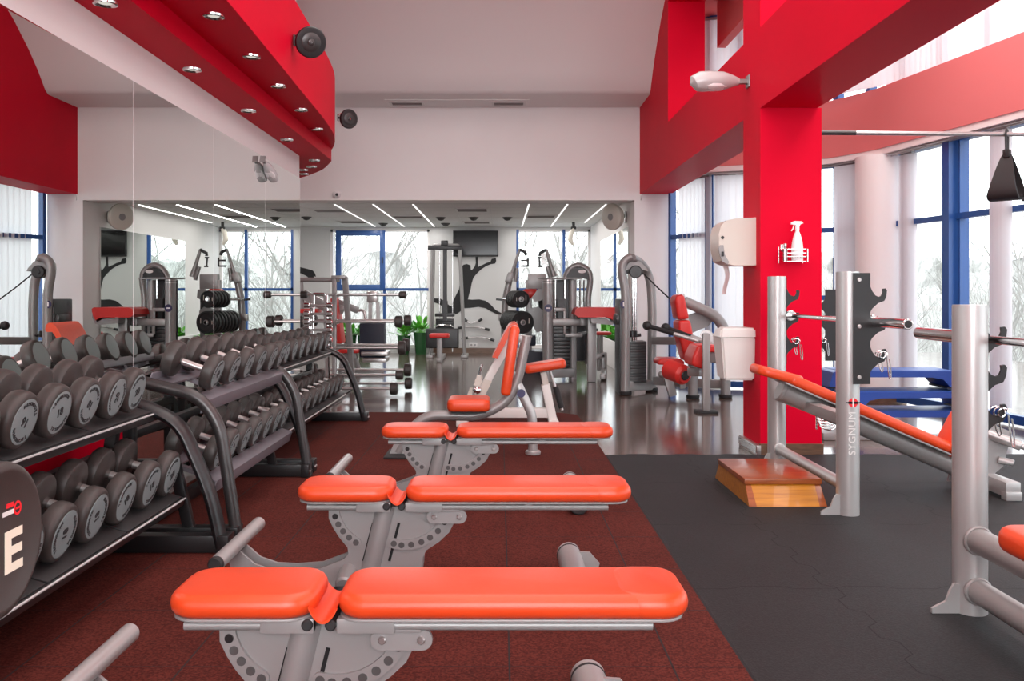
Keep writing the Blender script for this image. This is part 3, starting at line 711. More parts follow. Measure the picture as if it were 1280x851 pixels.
# middle rack
series([4.36,4.64,4.91,5.16,5.42,5.64],-1.375,.675+.004,.088,.20,R(20),'upper shelf of middle rack','dumbbells on the upper shelf of the middle rack',['10'])
series([4.30,4.52,4.74,4.96,5.18,5.40,5.60],-1.345,.305+.006,.084,.19,R(18),'lower shelf of middle rack','dumbbells on the lower shelf of the middle rack',['9'])
series([6.02,6.25,6.48,6.72,6.97,7.21,7.47,7.73,7.98],-1.538,.652,.086,.18,R(12),'upper shelf of last rack','dumbbells on the upper shelf of the last rack',['6'],.014)
series([6.02,6.25,6.48,6.72,6.97,7.21,7.45,7.68,7.90,8.12],-1.435,.275,.080,.18,R(15),'lower shelf of last rack','dumbbells on the lower shelf of the last rack',['4'],.016)
# ---------------------------------------------------------------- plate on its stand at the left picture edge
t=thing('weight_plate','large dark grey weight plate with white letters and red emblem, at left picture edge','weight plate',(-1.10,2.0,.62))
m=MB(); m.lathe([(-.035,.03),(-.035,.150),(-.030,.165),(-.012,.172),(.0,.172),(.010,.168),(.016,.158),(.016,.150),(.012,.144),(.012,.036),(.012,.033),(.012,.026)],(0,0,0),(1,0,0),56); part('disc',m,M['rubber'],t)
m=MB(); put_text(m,'E',.125,basis((.0135,.035,-.035),(0,1,0),(0,0,1))@Mx.Diagonal((1.3,1,1,1)),bold=.004); part('lettering',m,M['cream_print'],t)
m=MB(); m.lathe([(0,.016),(.001,.016),(.001,.011),(0,.011)],(.0125,.055,.060),(1,0,0),20,closed=True); m.box((.0133,.055,.060),(.001,.018,.005)); m.box((.0133,.023,.073),(.001,.03,.010)); m.cur=1; m.box((.0133,.015,.057),(.001,.045,.010)); part('emblem',m,[M['red_print'],M['pale_print']],t)
t=thing('plate_stand','black upright weight plate stand carrying the large grey plate beside the nearest rack','plate stand',(-1.17,2.0,ZR))
m=MB(); m.cyl((-1.20,2.0,ZR),(-1.20,2.0,1.0),.03,n=20); part('post',m,M['black'],t,world=True)
m=MB(); m.cyl((-1.20,2.0,.62),(-1.092,2.0,.62),.0245,n=20); part('peg',m,M['chrome'],t,world=True)
m=MB(); m.box((-1.17,2.0,ZR+.02),(.08,.5,.04),bev=.006); m.box((-1.16,2.0,ZR+.02),(.16,.08,.04),bev=.006); part('base',m,M['black'],t,world=True)
# ---------------------------------------------------------------- seated bench with upright back
t=thing('utility_bench','orange red seated bench with upright back and curved grey tube frame','weight bench',(-.25,6.5,ZR))
Y0=6.5
m=MB(); m.tube([(-.725,Y0,.035),(-.60,Y0,.24),(-.50,Y0,.30),(-.14,Y0,.295),(.055,Y0,.40),(.13,Y0,.56),(.19,Y0,.86)],.040,18,fil=.09,ry=.036); m.cyl((.19,Y0,.855),(.191,Y0,.868),.040,n=18,bev=.004); part('tube_frame',m,M['silver'],t,world=True)
m=MB(); m.tube([(.125,Y0,.52),(.23,Y0,.30),(.235,Y0,.03)],.034,18,fil=.05); m.cur=1; m.lathe([(0,.030),(.0008,.030)],(.150,Y0-.0335,.46),(0,-1,0),20); rl=part('rear_leg',m,[M['alu'],M['violet_print']],t,world=True)
m=MB(); m.cyl((.235,Y0,ZR),(.235,Y0,ZR+.03),.055,n=24,bev=.006); part('foot',m,M['alu'],rl,world=True)
m=MB(); m.prism_xz([(-.79,.02),(-.66,.02),(-.66,.05),(-.70,.12),(-.745,.12)],Y0-.03,Y0+.03); ft=part('front_foot',m,M['alu'],t,world=True)
m=MB(); m.box((-.73,Y0,.026),(.16,.36,.012),bev=.004); part('foot_pad',m,M['soft_black'],ft,world=True)
m=MB(); m.pad((.30,.34,.085),.05,.028,c=(-.22,Y0,.385)); sp=part('seat_pad',m,M['orange'],t,world=True)
m=MB(); m.box((-.22,Y0,.336),(.24,.22,.014)); m.box((-.22,Y0,.322),(.10,.06,.03)); part('seat_bracket',m,M['black'],sp,world=True)
T=Mx.Translation((.072,Y0,.695))@Mx.Rotation(R(8.3),4,'Y')
m=MB(); m.pad((.070,.31,.49),.030,.028,T); bp=part('back_pad',m,M['orange'],t,world=True)
m=MB(); m.box((.048,0,.16),(.05,.05,.05),T,.006); m.box((.058,0,-.10),(.06,.05,.05),T,.006); part('back_bracket',m,M['silver'],bp,world=True)
# ---------------------------------------------------------------- preacher curl bench behind it
Y1=8.15
t=thing('preacher_bench','white framed preacher curl bench with bar catches, behind the seated bench','preacher bench',(0,Y1,ZR))
a=V((-.26,Y1,.13)); c=V((.115,Y1,.80))
m=MB(); m.bar(a,c,.07,.105,up=V((0,1,0)),bev=.01); m.cur=1; d=(c-a).normalized(); m.lathe([(0,.038),(.001,.038)],(.045,Y1-.0355,.70),(0,-1,0),20); m.cur=2; m.box((.045,Y1-.0368,.70),(.02,.001,.035)); part('incline_post',m,[M['cream'],M['violet_print'],M['fascia']],t,world=True)
# arm pad: slopes away from the seat and rolls over at the top
prof=[(-.068,.615),(.045,.835),(.075,.885),(.105,.912),(.135,.915),(.158,.895),(.165,.86),(.160,.835),(.105,.835),(.08,.80),(-.022,.605)]
m=MB(); m.prism_xz(prof,Y1-.24,Y1+.24); part('arm_pad',m,M['orange'],t,world=True)
m=MB(); m.pad((.37,.30,.075),.05,.026,Mx.Translation((.40,Y1,.525))@Mx.Rotation(R(-9),4,'Y')); sp=part('seat_pad',m,M['orange'],t,world=True)
m=MB(); m.bar((.385,Y1,.47),(.43,Y1,.26),.055,.075,up=V((0,1,0)),bev=.006); st=part('seat_post',m,M['beige'],t,world=True)
m=MB(); m.bar((.405,Y1,.36),(.475,Y1,ZR),.075,.105,up=V((0,1,0)),bev=.008); part('post_sleeve',m,M['cream'],st,world=True)
m=MB(); m.cyl((.45,Y1-.02,.47),(.555,Y1-.02,.13),.012,n=12); m.cur=1; m.cyl((.495,Y1-.02,.34),(.548,Y1-.02,.15),.027,n=16,bev=.004); part('gas_strut',m,[M['steel'],M['soft_black']],t,world=True)
m=MB(); m.box((.10,Y1,.105),(.78,.075,.085),bev=.008); m.box((-.33,Y1,.045),(.10,.55,.05),bev=.008); part('base_beam',m,M['cream'],t,world=True)
m=MB(); m.box((.475,Y1,.03),(.09,.40,.025),bev=.006); part('rear_foot',m,M['cream'],t,world=True)
for s in (-1,1):
    y=Y1+s*.17
    m=MB(); q=[(-.245,.20),(-.17,.34),(-.135,.42),(-.07,.40),(-.135,.27),(-.18,.17)]; m.prism_xz(q,y-.006,y+.006); m.prism_xz([(-.215,.40),(-.20,.46),(-.165,.45),(-.155,.40),(-.18,.35),(-.235,.37)],y-.006,y+.006); m.prism_xz([(-.30,.24),(-.275,.31),(-.245,.31),(-.255,.24),(-.22,.19),(-.28,.18)],y-.006,y+.006); m.box((-.16,y-s*.075,.30),(.05,.15,.05)); hk=part('bar_catch',m,M['beige'],t,world=True)
    m=MB(); m.cyl((-.20,y-.09*s,.36),(-.165,y-.09*s,.53),.018,n=14,bev=.004); m.sphere((-.20,y,.325),.042,16); part('catch_roller',m,M['chrome'],hk,world=True)
# ---------------------------------------------------------------- bench press stations
def upright(mb,x,y,z1,r=.058,ry=.062): 
    mb.tube([(x,y,.016),(x,y,z1)],r,36,ry=ry,up=V((0,1,0)))
def hook_plate(mb,x,y,z0,z1,hooks,thick=.012,w=.085):
    # upright plate with hooks reaching to +x
    P=[(x-w*.55,z0),(x+w*.45,z0)]
    xr=x+w*.45
    for h in hooks:
        P+=[(xr,h-.066),(xr+.010,h-.048),(xr+.040,h-.020),(xr+.072,h-.008),(xr+.082,h+.014),(xr+.086,h+.045),(xr+.078,h+.056),(xr+.064,h+.054),(xr+.066,h+.036),(xr+.058,h+.018),(xr+.044,h+.012),(xr+.026,h+.020),(xr+.010,h+.042),(xr,h+.066)]
    P+=[(xr,z1),(x-w*.55,z1)]
    mb.prism_xz(P,y-thick/2,y+thick/2)
def press_station(name,label,x,ya,yb,z1,hooks,pad,gusset_side=-1,logo=False,double_rail=False):
    t=thing('bench_press_station',label,'bench press station',(x,(ya+yb)/2,.016))
    for y,s in ((ya,-1),(yb,1)):
        m=MB(); upright(m,x,y,z1); m.cur=1; m.tube([(x,y,z1-.004),(x,y,z1+.003)],.056,36,ry=.060,up=V((0,1,0)))
        up=part('upright',m,[M['alu'],M['steel']],t,world=True)
        m=MB(); m.prism_xz([(x-.150,.017),(x-.05,.017),(x-.05,.12),(x-.068,.125),(x-.085,.10),(x-.10,.06),(x-.15,.035)],y-.03,y-.018); part('foot_gusset',m,M['alu'],up,world=True)
        m=MB(); hook_plate(m,x+.048,y+s*.072,z1-.575,z1-.005,hooks); m.cur=1
        for z in (z1-.04,z1-.28,z1-.54): m.cyl((x+.03,y+s*.068,z),(x+.03,y+s*.081,z),.011,n=12,bev=.003)
        part('hook_plate',m,[M['black'],M['steel']],up,world=True)
        if logo and y==ya:
            m=MB(); put_text(m,'SYGNUM',.052,basis((x+.0,y-.0635,.445),(0,0,1),(-1,0,0)),spacing=1.1); part('lettering',m,M['pale_print'],up,world=True)
            m=MB(); o=basis((x+.004,y-.0640,.603),(1,0,0),(0,0,1))
            m.lathe([(0,.024),(.0008,.024),(.0008,.010),(0,.010)],(x+.004,y-.0622,.603),(0,-1,0),28,closed=True)
            m.cur=1; m.box((x+.004,y-.0632,.603),(.078,.0012,.007)); m.box((x+.004,y-.0632,.603),(.05,.0012,.012)); m.cur=2; m.box((x+.004,y-.0636,.603),(.007,.0012,.05)); part('emblem',m,[M['red_print'],M['ink'],M['pale_print']],up,world=True)
    m=MB()
    for z,r in (((.155,.032),) if not double_rail else ((.105,.042),(.285,.045))):
        m.cyl((x,ya+.05,z),(x,yb-.05,z),r,n=20)
        for y,s in ((ya,1),(yb,-1)): m.cyl((x,y+s*.052,z),(x,y+s*.068,z),r+.008,n=20,bev=.004)
    part('cross_rail',m,M['silver'] if double_rail else M['alu'],t,world=True)
    return t
def olympic_bar(label,x,z,y0,y1,ya,yb,group='barbells resting on the press stations'):
    t=thing('barbell',label,'barbell',(x,(y0+y1)/2,z),0,group)
    m=MB(); m.cyl((x,y0+.40,z),(x,y1-.40,z),.0145,n=14); part('shaft',m,M['chrome'],t,world=True)
    for a,s in ((y0,1),(y1,-1)):
        m=MB(); m.cyl((x,a,z),(x,a+s*.40,z),.0255,n=24,bev=.003); m.cyl((x,a+s*.40,z),(x,a+s*.43,z),.036,n=24,bev=.005); m.cur=1; m.cyl((x,a-s*.0006,z),(x,a+s*.001,z),.018,n=20); part('sleeve',m,[M['chrome'],M['soft_black']],t,world=True)
    return t
XS=1.815
HK=(1.135,.985,.825)
t=press_station('bench_press_station','incline bench press station with vertical lettering on its upright, beside the wooden step box',XS,4.76,5.98,1.275,HK,None,logo=True)
Yc=5.37
a=V((1.655,Yc,.60)); c=V((2.75,Yc,.125))
m=MB(); m.cyl(a,c,.062,n=28); m.cyl(a-(c-a).normalized()*.012,a+(c-a).normalized()*.015,.068,n=28,bev=.006); bm_=part('main_tube',m,M['silver'],t,world=True)
m=MB(); m.box((XS,Yc,.505),(.07,1.10,.06),bev=.008); part('yoke',m,M['silver'],t,world=True)
d=(c-a).normalized(); ang=math.atan2(-d.z,d.x)
T=Mx.Translation((2.13,Yc,.478))@Mx.Rotation(ang,4,'Y')
m=MB(); m.pad((1.06,.28,.060),.06,.024,T); m.pad((.27,.275,.056),.06,.022,Mx.Translation((1.625,Yc,.692))@Mx.Rotation(ang*.62,4,'Y')); bp=part('back_pad',m,M['orange'],t,world=True)
m=MB(); m.box((0,0,-.034),(1.04,.26,.010),T,.003); m.box((.0,0,-.06),(.5,.07,.05),T); part('pad_board',m,M['bench_silver'],bp,world=True)
m=MB(); m.pad((.30,.30,.075),.06,.028,Mx.Translation((2.70,Yc,.345))@Mx.Rotation(R(-62),4,'Y')); part('seat_pad',m,M['orange'],t,world=True)
m=MB(); m.prism_xz([(2.66,.05),(2.80,.05),(2.93,.16),(2.98,.36),(2.88,.40),(2.78,.36),(2.70,.22)],Yc-.06,Yc-.05); m.prism_xz([(2.66,.05),(2.80,.05),(2.93,.16),(2.98,.36),(2.88,.40),(2.78,.36),(2.70,.22)],Yc+.05,Yc+.06); part('seat_bracket',m,M['bench_silver'],t,world=True)
m=MB(); m.cyl((2.80,Yc-.02,.37),(2.99,Yc-.14,.29),.028,n=18,bev=.004); m.cyl((2.99,Yc-.14,.29),(3.03,Yc-.16,.275),.016,n=14); m.cyl((2.9,Yc-.06,.20),(2.97,Yc-.10,.185),.02,n=14,bev=.004); part('adjuster_knob',m,M['alu'],t,world=True)
m=MB(); m.box((2.85,Yc,.075),(.085,.62,.085),bev=.01); m.box((2.85,Yc-.29,.04),(.09,.06,.05),bev=.008); part('floor_foot',m,M['alu'],t,world=True)
m=MB()
for k in range(5):
    P=[(1.95+.03*k/5+.045*cos(w)+.1*w/30,Yc+.10+.03*sin(w)-.0,.40+.028*sin(w*1.0)-.018*k) for w in [2*pi*j/12 for j in range(13)]]
    m.tube([(x+.10,y+.35,z) for x,y,z in P],.004,6)
m.cyl((2.02,Yc+.45,.44),(2.02,Yc+.45,.30),.005,n=6); part('coil_spring',m,M['chrome'],t,world=True)
olympic_bar('chrome olympic bar resting on the incline station with the lettered upright',1.925,1.019,4.30,6.46,4.76,5.98)
# flat station nearer the camera
X2=1.70
t=press_station('bench_press_station','flat bench press station with two floor rails at the right picture edge',X2,2.02,3.30,1.12,(.985,.845,.70),None,double_rail=True)
m=MB(); m.pad((1.15,.30,.075),.07,.028,c=(2.06,2.62,.43)); part('bench_pad',m,M['orange'],t,world=True)
m=MB(); m.bar((1.60,2.62,.355),(2.60,2.62,.355),.08,.06,bev=.01); m.box((2.5,2.62,.19),(.07,.07,.34),bev=.01); m.box((2.5,2.62,.05),(.08,.5,.07),bev=.01); m.box((1.72,2.62,.32),(.07,.07,.07)); part('bench_frame',m,M['silver'],t,world=True)
olympic_bar('chrome olympic bar reaching out of the picture on the flat station',1.80,.995,1.70,3.92,2.02,3.30)
# third station, mostly hidden behind the lettered upright
t=thing('barbell_stand','grey barbell stand with black hooks, mostly hidden behind the lettered upright','barbell stand',(2.82,7.5,.0))
m=MB(); upright(m,2.82,7.5,1.24,.05,.05); up=part('upright',m,M['alu'],t,world=True)
m=MB()
P=MB(); hook_plate(P,.048,0,.62,1.2,(1.07,.93,.76)); P.v=[(2.74-x,7.44+y,z) for x,y,z in P.v]; P.f=[f[::-1] for f in P.f]; part('hook_plate',P,M['black'],up,world=True)
m=MB(); m.box((2.82,7.5,.03),(.5,.5,.06),bev=.012); part('base',m,M['silver'],t,world=True)
# ---- spring collars hung on hooks
def collar(label,x,y,z,s=1.0):
    t=thing('spring_collar',label,'barbell collar',(x,y,z),0,'spring collars hung on the hooks')
    m=MB()
    P=[(.024*cos(w),.006*w-.05,.024*sin(w)) for w in [2*pi*j/14 for j in range(36)]]
    m.tube(P,.0042,7); part('coil',m,M['chrome'],t)
    t.scale=(.72,.72,.72); m=MB(); m.tube([(.022,-.045,-.01),(.030,-.045,-.10),(.040,-.045,-.17),(.052,-.045,-.17),(.050,-.045,-.10),(.040,-.045,-.03)],.0042,7,fil=.012); m.tube([(-.01,.04,-.02),(.005,.035,-.10),(.018,.035,-.13),(.030,.035,-.12),(.02,.035,-.06)],.0042,7,fil=.012); part('grip_loop',m,M['chrome'],t)
    return t
collar('chrome spring collar on the lowest hook of the lettered upright',XS+.145,4.69,.852)
collar('chrome spring collar on the lowest hook of the upright in front of the red column',XS+.145,6.05,.852)
collar('chrome spring collar on the lowest hook of the nearest upright',X2+.145,3.37,.727)
collar('chrome spring collar on a hook behind the lettered upright',2.635,7.44,.787)
# ---------------------------------------------------------------- wooden step box
t=thing('step_box','low varnished wooden step box with flared sides in front of the red column','step box',(1.55,5.28,.016))
m=MB(); m.box((1.55,5.30,.137),(.424,.62,.030),bev=.004); part('top_board',m,M['wood_top'],t,world=True)
m=MB()
lo=[(1.345,4.92),(1.765,4.92),(1.765,5.70),(1.345,5.70)]; hi=[(1.345,5.005),(1.755,5.005),(1.755,5.60),(1.345,5.60)]
m.add([(x,y,.016) for x,y in lo]+[(x,y,.123) for x,y in hi],[(3,2,1,0),(4,5,6,7),(0,1,5,4),(1,2,6,5),(2,3,7,6),(3,0,4,7)])
sb=part('side_boards',m,M['wood_side'],t,world=True)
for xa,xb,xc,xd in ((1.345,1.385,1.375,1.345),(1.725,1.765,1.755,1.725)):
    m=MB(); m.add([(xa,4.9185,.017),(xb,4.9185,.017),(xc,5.003,.122),(xd,5.003,.122)],[(0,1,2,3)]); part('edge_strip',m,M['wood_top'],sb,world=True)
# ---------------------------------------------------------------- aerobic steps stacked by the window
def aerobic_step(label,x,y,z,rz=0):
    t=thing('aerobic_step',label,'aerobic step',(x,y,z),rz,'blue aerobic steps stacked by the window')
    m=MB(); prof=[(-.58,0),(-.46,0),(-.40,.065),(-.30,.085),(.30,.085),(.40,.065),(.46,0),(.58,0),(.545,.125),(.52,.138),(-.52,.138),(-.545,.125)]
    m.prism_xz(prof,-.20,.20); part('platform',m,M['step_blue'],t)
    m=MB(); m.box((0,0,.1395),(.98,.36,.005),bev=.002); part('tread',m,M['step_top'],t)
    m=MB()
    for s in (-1,1):
        m2=MB(); m2.box((s*.50,0,-.008),(.12,.36,.016),bev=.004); part('foot_block',m2,M['navy'],t)
    return t
M['step_top']=paint('blue ribbed step tread',(.03,.10,.38),.45,spec=.5,bump=.3,bscale=90)
aerobic_step('blue aerobic step at the bottom of the stack by the window',3.66,8.05,.018)
aerobic_step('blue aerobic step in the middle of the stack by the window',3.55,8.0,.188,.03)
aerobic_step('blue aerobic step on top of the stack by the window',3.42,8.05,.362,-.02)
def riser(label,x,y,z):
    t=thing('step_riser',label,'step riser',(x,y,z),0,'dark risers between the blue steps')
    m=MB(); m.box((0,0,.02),(.30,.34,.04),bev=.015); m.box((0,0,.045),(.24,.28,.02),bev=.01); part('block',m,M['navy'],t); return t
# ---------------------------------------------------------------- fittings on the red column
t=thing('towel_dispenser','beige paper towel dispenser on the side of the red column','towel dispenser',(1.87,6.80,1.37))
prof=[(1.87,1.372),(1.87,1.722),(1.72,1.715),(1.655,1.70),(1.615,1.665),(1.598,1.60),(1.600,1.50),(1.622,1.405),(1.66,1.385),(1.70,1.372)]
m=MB(); m.prism_xz(prof,6.66,6.94); part('cover',m,M['beige'],t,world=True)
m=MB(); m.prism_xz([(1.606,1.52),(1.594,1.50),(1.603,1.45),(1.622,1.40),(1.66,1.378),(1.672,1.395),(1.64,1.45),(1.63,1.52)],6.652,6.665); m.cur=1; m.box((1.623,6.648,1.455),(.018,.008,.035),bev=.003); m.lathe([(0,.012),(.003,.012)],(1.625,6.658,1.575),(0,-1,0),16); part('lock_panel',m,[M['silver'],M['ink']],t,world=True)
m=MB(); n=8; vs=[]; fs=[]
for k in range(n+1):
    z=1.375-.215*k/n; x=1.672+.012*sin(k*.5)
    vs += [(x-.028,6.72+.012*cos(k),z),(x+.028-.012*k/n,6.80+.012*cos(k+1),z),(x+.030-.012*k/n,6.802+.012*cos(k+1),z),(x-.026,6.722+.012*cos(k),z)]
for k in range(n):
    for j in range(4): fs.append((4*k+j,4*k+(j+1)%4,4*k+4+(j+1)%4,4*k+4+j))
m.add(vs,fs+[(0,3,2,1),(4*n,4*n+1,4*n+2,4*n+3)]); part('paper',m,M['paper'],t,world=True)
t=thing('waste_bin','cream wall mounted waste bin below the towel dispenser on the red column','waste bin',(1.87,6.80,.53))
def taper(m,lo,hi,z0,z1): m.add([(x,y,z0) for x,y in lo]+[(x,y,z1) for x,y in hi],[(3,2,1,0),(4,5,6,7),(0,1,5,4),(1,2,6,5),(2,3,7,6),(3,0,4,7)])
bm=bmesh.new()
def soft_box(lo,hi,z0,z1,bev):
    bm=bmesh.new(); vs=[bm.verts.new((x,y,z0)) for x,y in lo]+[bm.verts.new((x,y,z1)) for x,y in hi]
    for f in [(3,2,1,0),(4,5,6,7),(0,1,5,4),(1,2,6,5),(2,3,7,6),(3,0,4,7)]: bm.faces.new([vs[i] for i in f])
    bmesh.ops.bevel(bm,geom=bm.edges[:],offset=bev,segments=3,affect='EDGES'); bm.verts.index_update()
    r=MB(); r.add([v.co[:] for v in bm.verts],[[v.index for v in f.verts] for f in bm.faces]); bm.free(); return r
m=soft_box([(1.648,6.69),(1.869,6.69),(1.869,6.92),(1.648,6.92)],[(1.618,6.665),(1.869,6.665),(1.869,6.945),(1.618,6.945)],.53,.85,.014); part('bin_body',m,M['cream'],t,world=True)
m=soft_box([(1.606,6.655),(1.869,6.655),(1.869,6.955),(1.606,6.955)],[(1.615,6.66),(1.869,6.66),(1.869,6.95),(1.66,6.95)],.835,.915,.014); part('bin_lid',m,M['cream'],t,world=True)
t=thing('wire_shelf','small chrome wire shelf on the front of the red column','wire shelf',(2.085,6.53,1.38))
m=MB(); x0,x1,y0,y1=2.0,2.17,6.42,6.545
for z in (1.392,1.425,1.450,1.478): m.tube([(x0,y1,z),(x0,y0,z),(x1,y0,z),(x1,y1,z)],.0035,6,fil=.02)
for k in range(7): x=x0+.012+(x1-x0-.024)*k/6; m.tube([(x,y1,1.392),(x,y0,1.392)],.0025,6)
for x in (x0,x1): m.tube([(x,y1,1.385),(x,y1,1.50)],.0035,6)
m.tube([(x0+.004,y0,1.39),(x0+.004,y0,1.48)],.003,6); m.tube([(x1-.004,y0,1.39),(x1-.004,y0,1.48)],.003,6); m.box((x0+.03,y1,1.495),(.03,.006,.05),bev=.002)
part('wire_basket',m,M['chrome'],t,world=True)
t=thing('spray_bottle','milky white spray bottle standing in the wire shelf','spray bottle',(2.112,6.48,1.396))
m=MB(); m.lathe([(0,.036),(.006,.040),(.10,.040),(.14,.035),(.185,.024),(.21,.014),(.225,.012)],(0,0,0),(0,0,1),24); part('bottle',m,M['plastic_white'],t)
m=MB(); m.lathe([(.222,.015),(.245,.015),(.25,.010)],(0,0,0),(0,0,1),16); m.prism_xz([(-.045,.262),(-.045,.276),(-.02,.285),(.03,.283),(.04,.268),(.02,.262),(.012,.245),(-.012,.245),(-.014,.258)],-.010,.010); part('spray_head',m,M['plastic_white'],t)
m=MB(); m.prism_xz([(-.026,.262),(-.018,.262),(-.030,.225),(-.040,.212),(-.043,.218),(-.033,.235)],-.006,.006); part('trigger',m,M['plastic_white'],t)
t=thing('spray_bottle','slim grey bottle standing in the wire shelf beside the spray bottle','bottle',(2.03,6.49,1.396)); b=MB(); b.lathe([(0,.014),(.004,.016),(.075,.016),(.09,.008),(.11,.008)],(0,0,0),(0,0,1),16); part('bottle',b,M['silver'],t); b=MB(); b.lathe([(.108,.010),(.125,.010),(.127,.006)],(0,0,0),(0,0,1),14); part('cap',b,M['steel'],t)
# ---- floodlights
def floodlight(label,x,y,z,rz,s=1.0):
    t=thing('floodlight',label,'floodlight',(x,y,z),rz,'wall floodlights')
    m=MB(); m.tube([(-.0,0,0),(-.05,0,.004),(-.12,0,.006),(-.22,0,.004),(-.29,0,.0),(-.335,0,-.015),(-.35,0,-.03)],0.085,24,ry=.075,radii=[.35,.62,.92,1,1,.82,.3]); hd=part('housing',m,M['lamp_glass'],t)
    m=MB(); m.lathe([(0,.09),(.018,.085),(.035,.055),(.04,.01)],(0,0,0),(0,0,-1),28,M=Mx.Translation((-.20,0,-.028))@Mx.Diagonal((1.45,.85,1,1))); part('lens',m,M['plastic_white'],hd)
    m=MB(); m.box((.02,0,.0),(.10,.05,.035),bev=.008); m.box((.068,0,.0),(.012,.09,.09),bev=.004); part('arm',m,M['silver'],t)
    return t
floodlight('grey floodlight with frosted lens on the red wall above the column',1.796,6.86,2.76,0)
floodlight('grey floodlight fixed high on the mirror wall under the white strip',-1.858,7.2,2.20,-pi/2)
fl=bpy.data.objects['floodlight.001']; fl.rotation_euler=(0,R(-22),-pi/2-.06); fl.scale=(.8,.5,.6)
# ---- pull-up bar with ab slings
t=thing('pull_up_bar','long chrome pull up bar running from the red column to the window side','pull up bar',(2.31,6.72,2.345))
m=MB(); m.cyl((2.32,6.72,2.352),(4.32,6.72,2.335),.0165,n=18); part('bar',m,M['steel'],t,world=True)
m=MB(); m.cyl((2.31,6.72,2.352),(2.325,6.72,2.352),.05,n=24,bev=.004); m.cyl((2.325,6.72,2.352),(2.62,6.72,2.350),.018,n=18); part('wall_flange',m,M['charcoal'],t,world=True)
m=MB(); m.cyl((4.32,6.72,2.335),(4.34,6.72,2.335),.05,n=24,bev=.004); m.bar((4.33,6.72,2.335),(4.33,6.72,2.66),.05,.05,bev=.006); part('end_bracket',m,M['charcoal'],t,world=True)
def sling(label,x,y,rz):
    t=thing('ab_sling',label,'ab sling',(x,y,2.343),rz,'black ab slings on the pull up bar')
    m=MB(); m.tube([(-.014,0,-.15),(-.022,0,-.02),(-.012,0,.022),(.012,0,.022),(.022,0,-.02),(.016,0,-.15)],.006,8,ry=.02,fil=.015); part('rope_loop',m,M['soft_black'],t)
    # padded loop: wide band hanging open like a drop
    c=[(0,-.15),(-.035,-.22),(-.075,-.32),(-.108,-.42),(-.098,-.475),(-.045,-.495),(.03,-.49),(.085,-.475),(.10,-.42),(.07,-.32),(.03,-.22)]
    m=MB(); pts=smooth([(x_,z_) for x_,z_ in c]+[c[0]],3); N=len(pts)
    vs=[];fs=[]
    for i,(x_,z_) in enumerate(pts):
        f=min(i,N-1-i)/(N/2); w=.03+.075*min(1,f*1.6); x2,z2=x_*.93,-.16+(z_+.16)*.94
        vs += [(x_,-w,z_),(x_,w,z_),(x2*.9,w,z2),(x2*.9,-w,z2)]
    for i in range(N-1):
        for j in range(4): fs.append((4*i+j,4*i+(j+1)%4,4*i+4+(j+1)%4,4*i+4+j))
    m.add(vs,fs+[(0,1,2,3),(4*N-1,4*N-2,4*N-3,4*N-4)]); part('padded_loop',m,M['soft_black'],t)
    m=MB(); m.box((0,0,-.145),(.05,.05,.06),bev=.012); part('knot',m,M['soft_black'],t)
    return t
sling('black padded ab sling hanging from the pull up bar, the fully visible one',3.735,6.72,.75)
sling('black padded ab sling hanging from the pull up bar at the picture edge',3.97,6.72,1.1)
# ---- loudspeakers on the canopy, camera on the end wall
def speaker(label,x,y,z,aim,g='round loudspeakers on the red canopy'):
    t=thing('loudspeaker',label,'loudspeaker',(x,y,z),0,g); d=V(aim).normalized()
    o=V((.14,-.02,-.02))
    m=MB(); m.lathe([(0,.01),(.0,.030),(.004,.075),(.0,.12),(-.012,.128),(-.03,.128),(-.055,.118),(-.10,.075),(-.12,.04),(-.125,.01)],o+d*.04,d,36); hd=part('shell',m,M['black'],t)
    m=MB(); m.lathe([(.003,.080),(.006,.076),(.006,.030),(.012,.028),(.016,.020),(.018,.004)],o+d*.04,d,28); cp=part('cone',m,M['charcoal'],hd)
    m=MB(); m.lathe([(.018,.009),(.0195,.008),(.0195,.001)],o+d*.04,d,12); part('badge',m,M['chrome'],hd)
    m=MB(); m.box((.006,0,0),(.012,.05,.09),bev=.003); m.cyl((.01,0,0),(.09,-.005,-.005),.014,n=12); m.cyl((.04,0,.03),(.04,0,-.03),.012,n=10); part('bracket',m,M['black'],t)
    t.scale=(.8,.8,.8) if 'nearer' in label else (.72,.72,.72)
    m=MB(); m.tube([(.01,0,.035),(.04,0,.06),(.08,0,.055),(.10,-.01,.02)],.004,6,fil=.02); part('cable',m,M['red_print'] if 'second' in label else M['black'],t)
    return t
speaker('round black loudspeaker on the bright red canopy face, nearer one',-1.368,6.05,2.845,(.45,-1,-.35))
speaker('round black loudspeaker on the red canopy, second one near the end wall',-1.535,8.62,2.83,(.65,-.8,-.12))
t=thing('security_camera','small white dome camera on the end wall above the opening','security camera',(-2.18,12.2,2.50)); m=MB(); m.lathe([(0,.055),(.03,.055),(.045,.045)],(0,0,0),(0,-1,0),24); part('base',m,M['fascia'],t); m=MB(); m.sphere((.005,-.06,-.008),.042,18); bl=part('eyeball',m,M['plastic_white'],t); m=MB(); m.lathe([(.036,.02),(.043,.018),(.044,.002)],(.005,-.06,-.008),(.25,-1,-.2),16); part('lens',m,M['black'],bl)
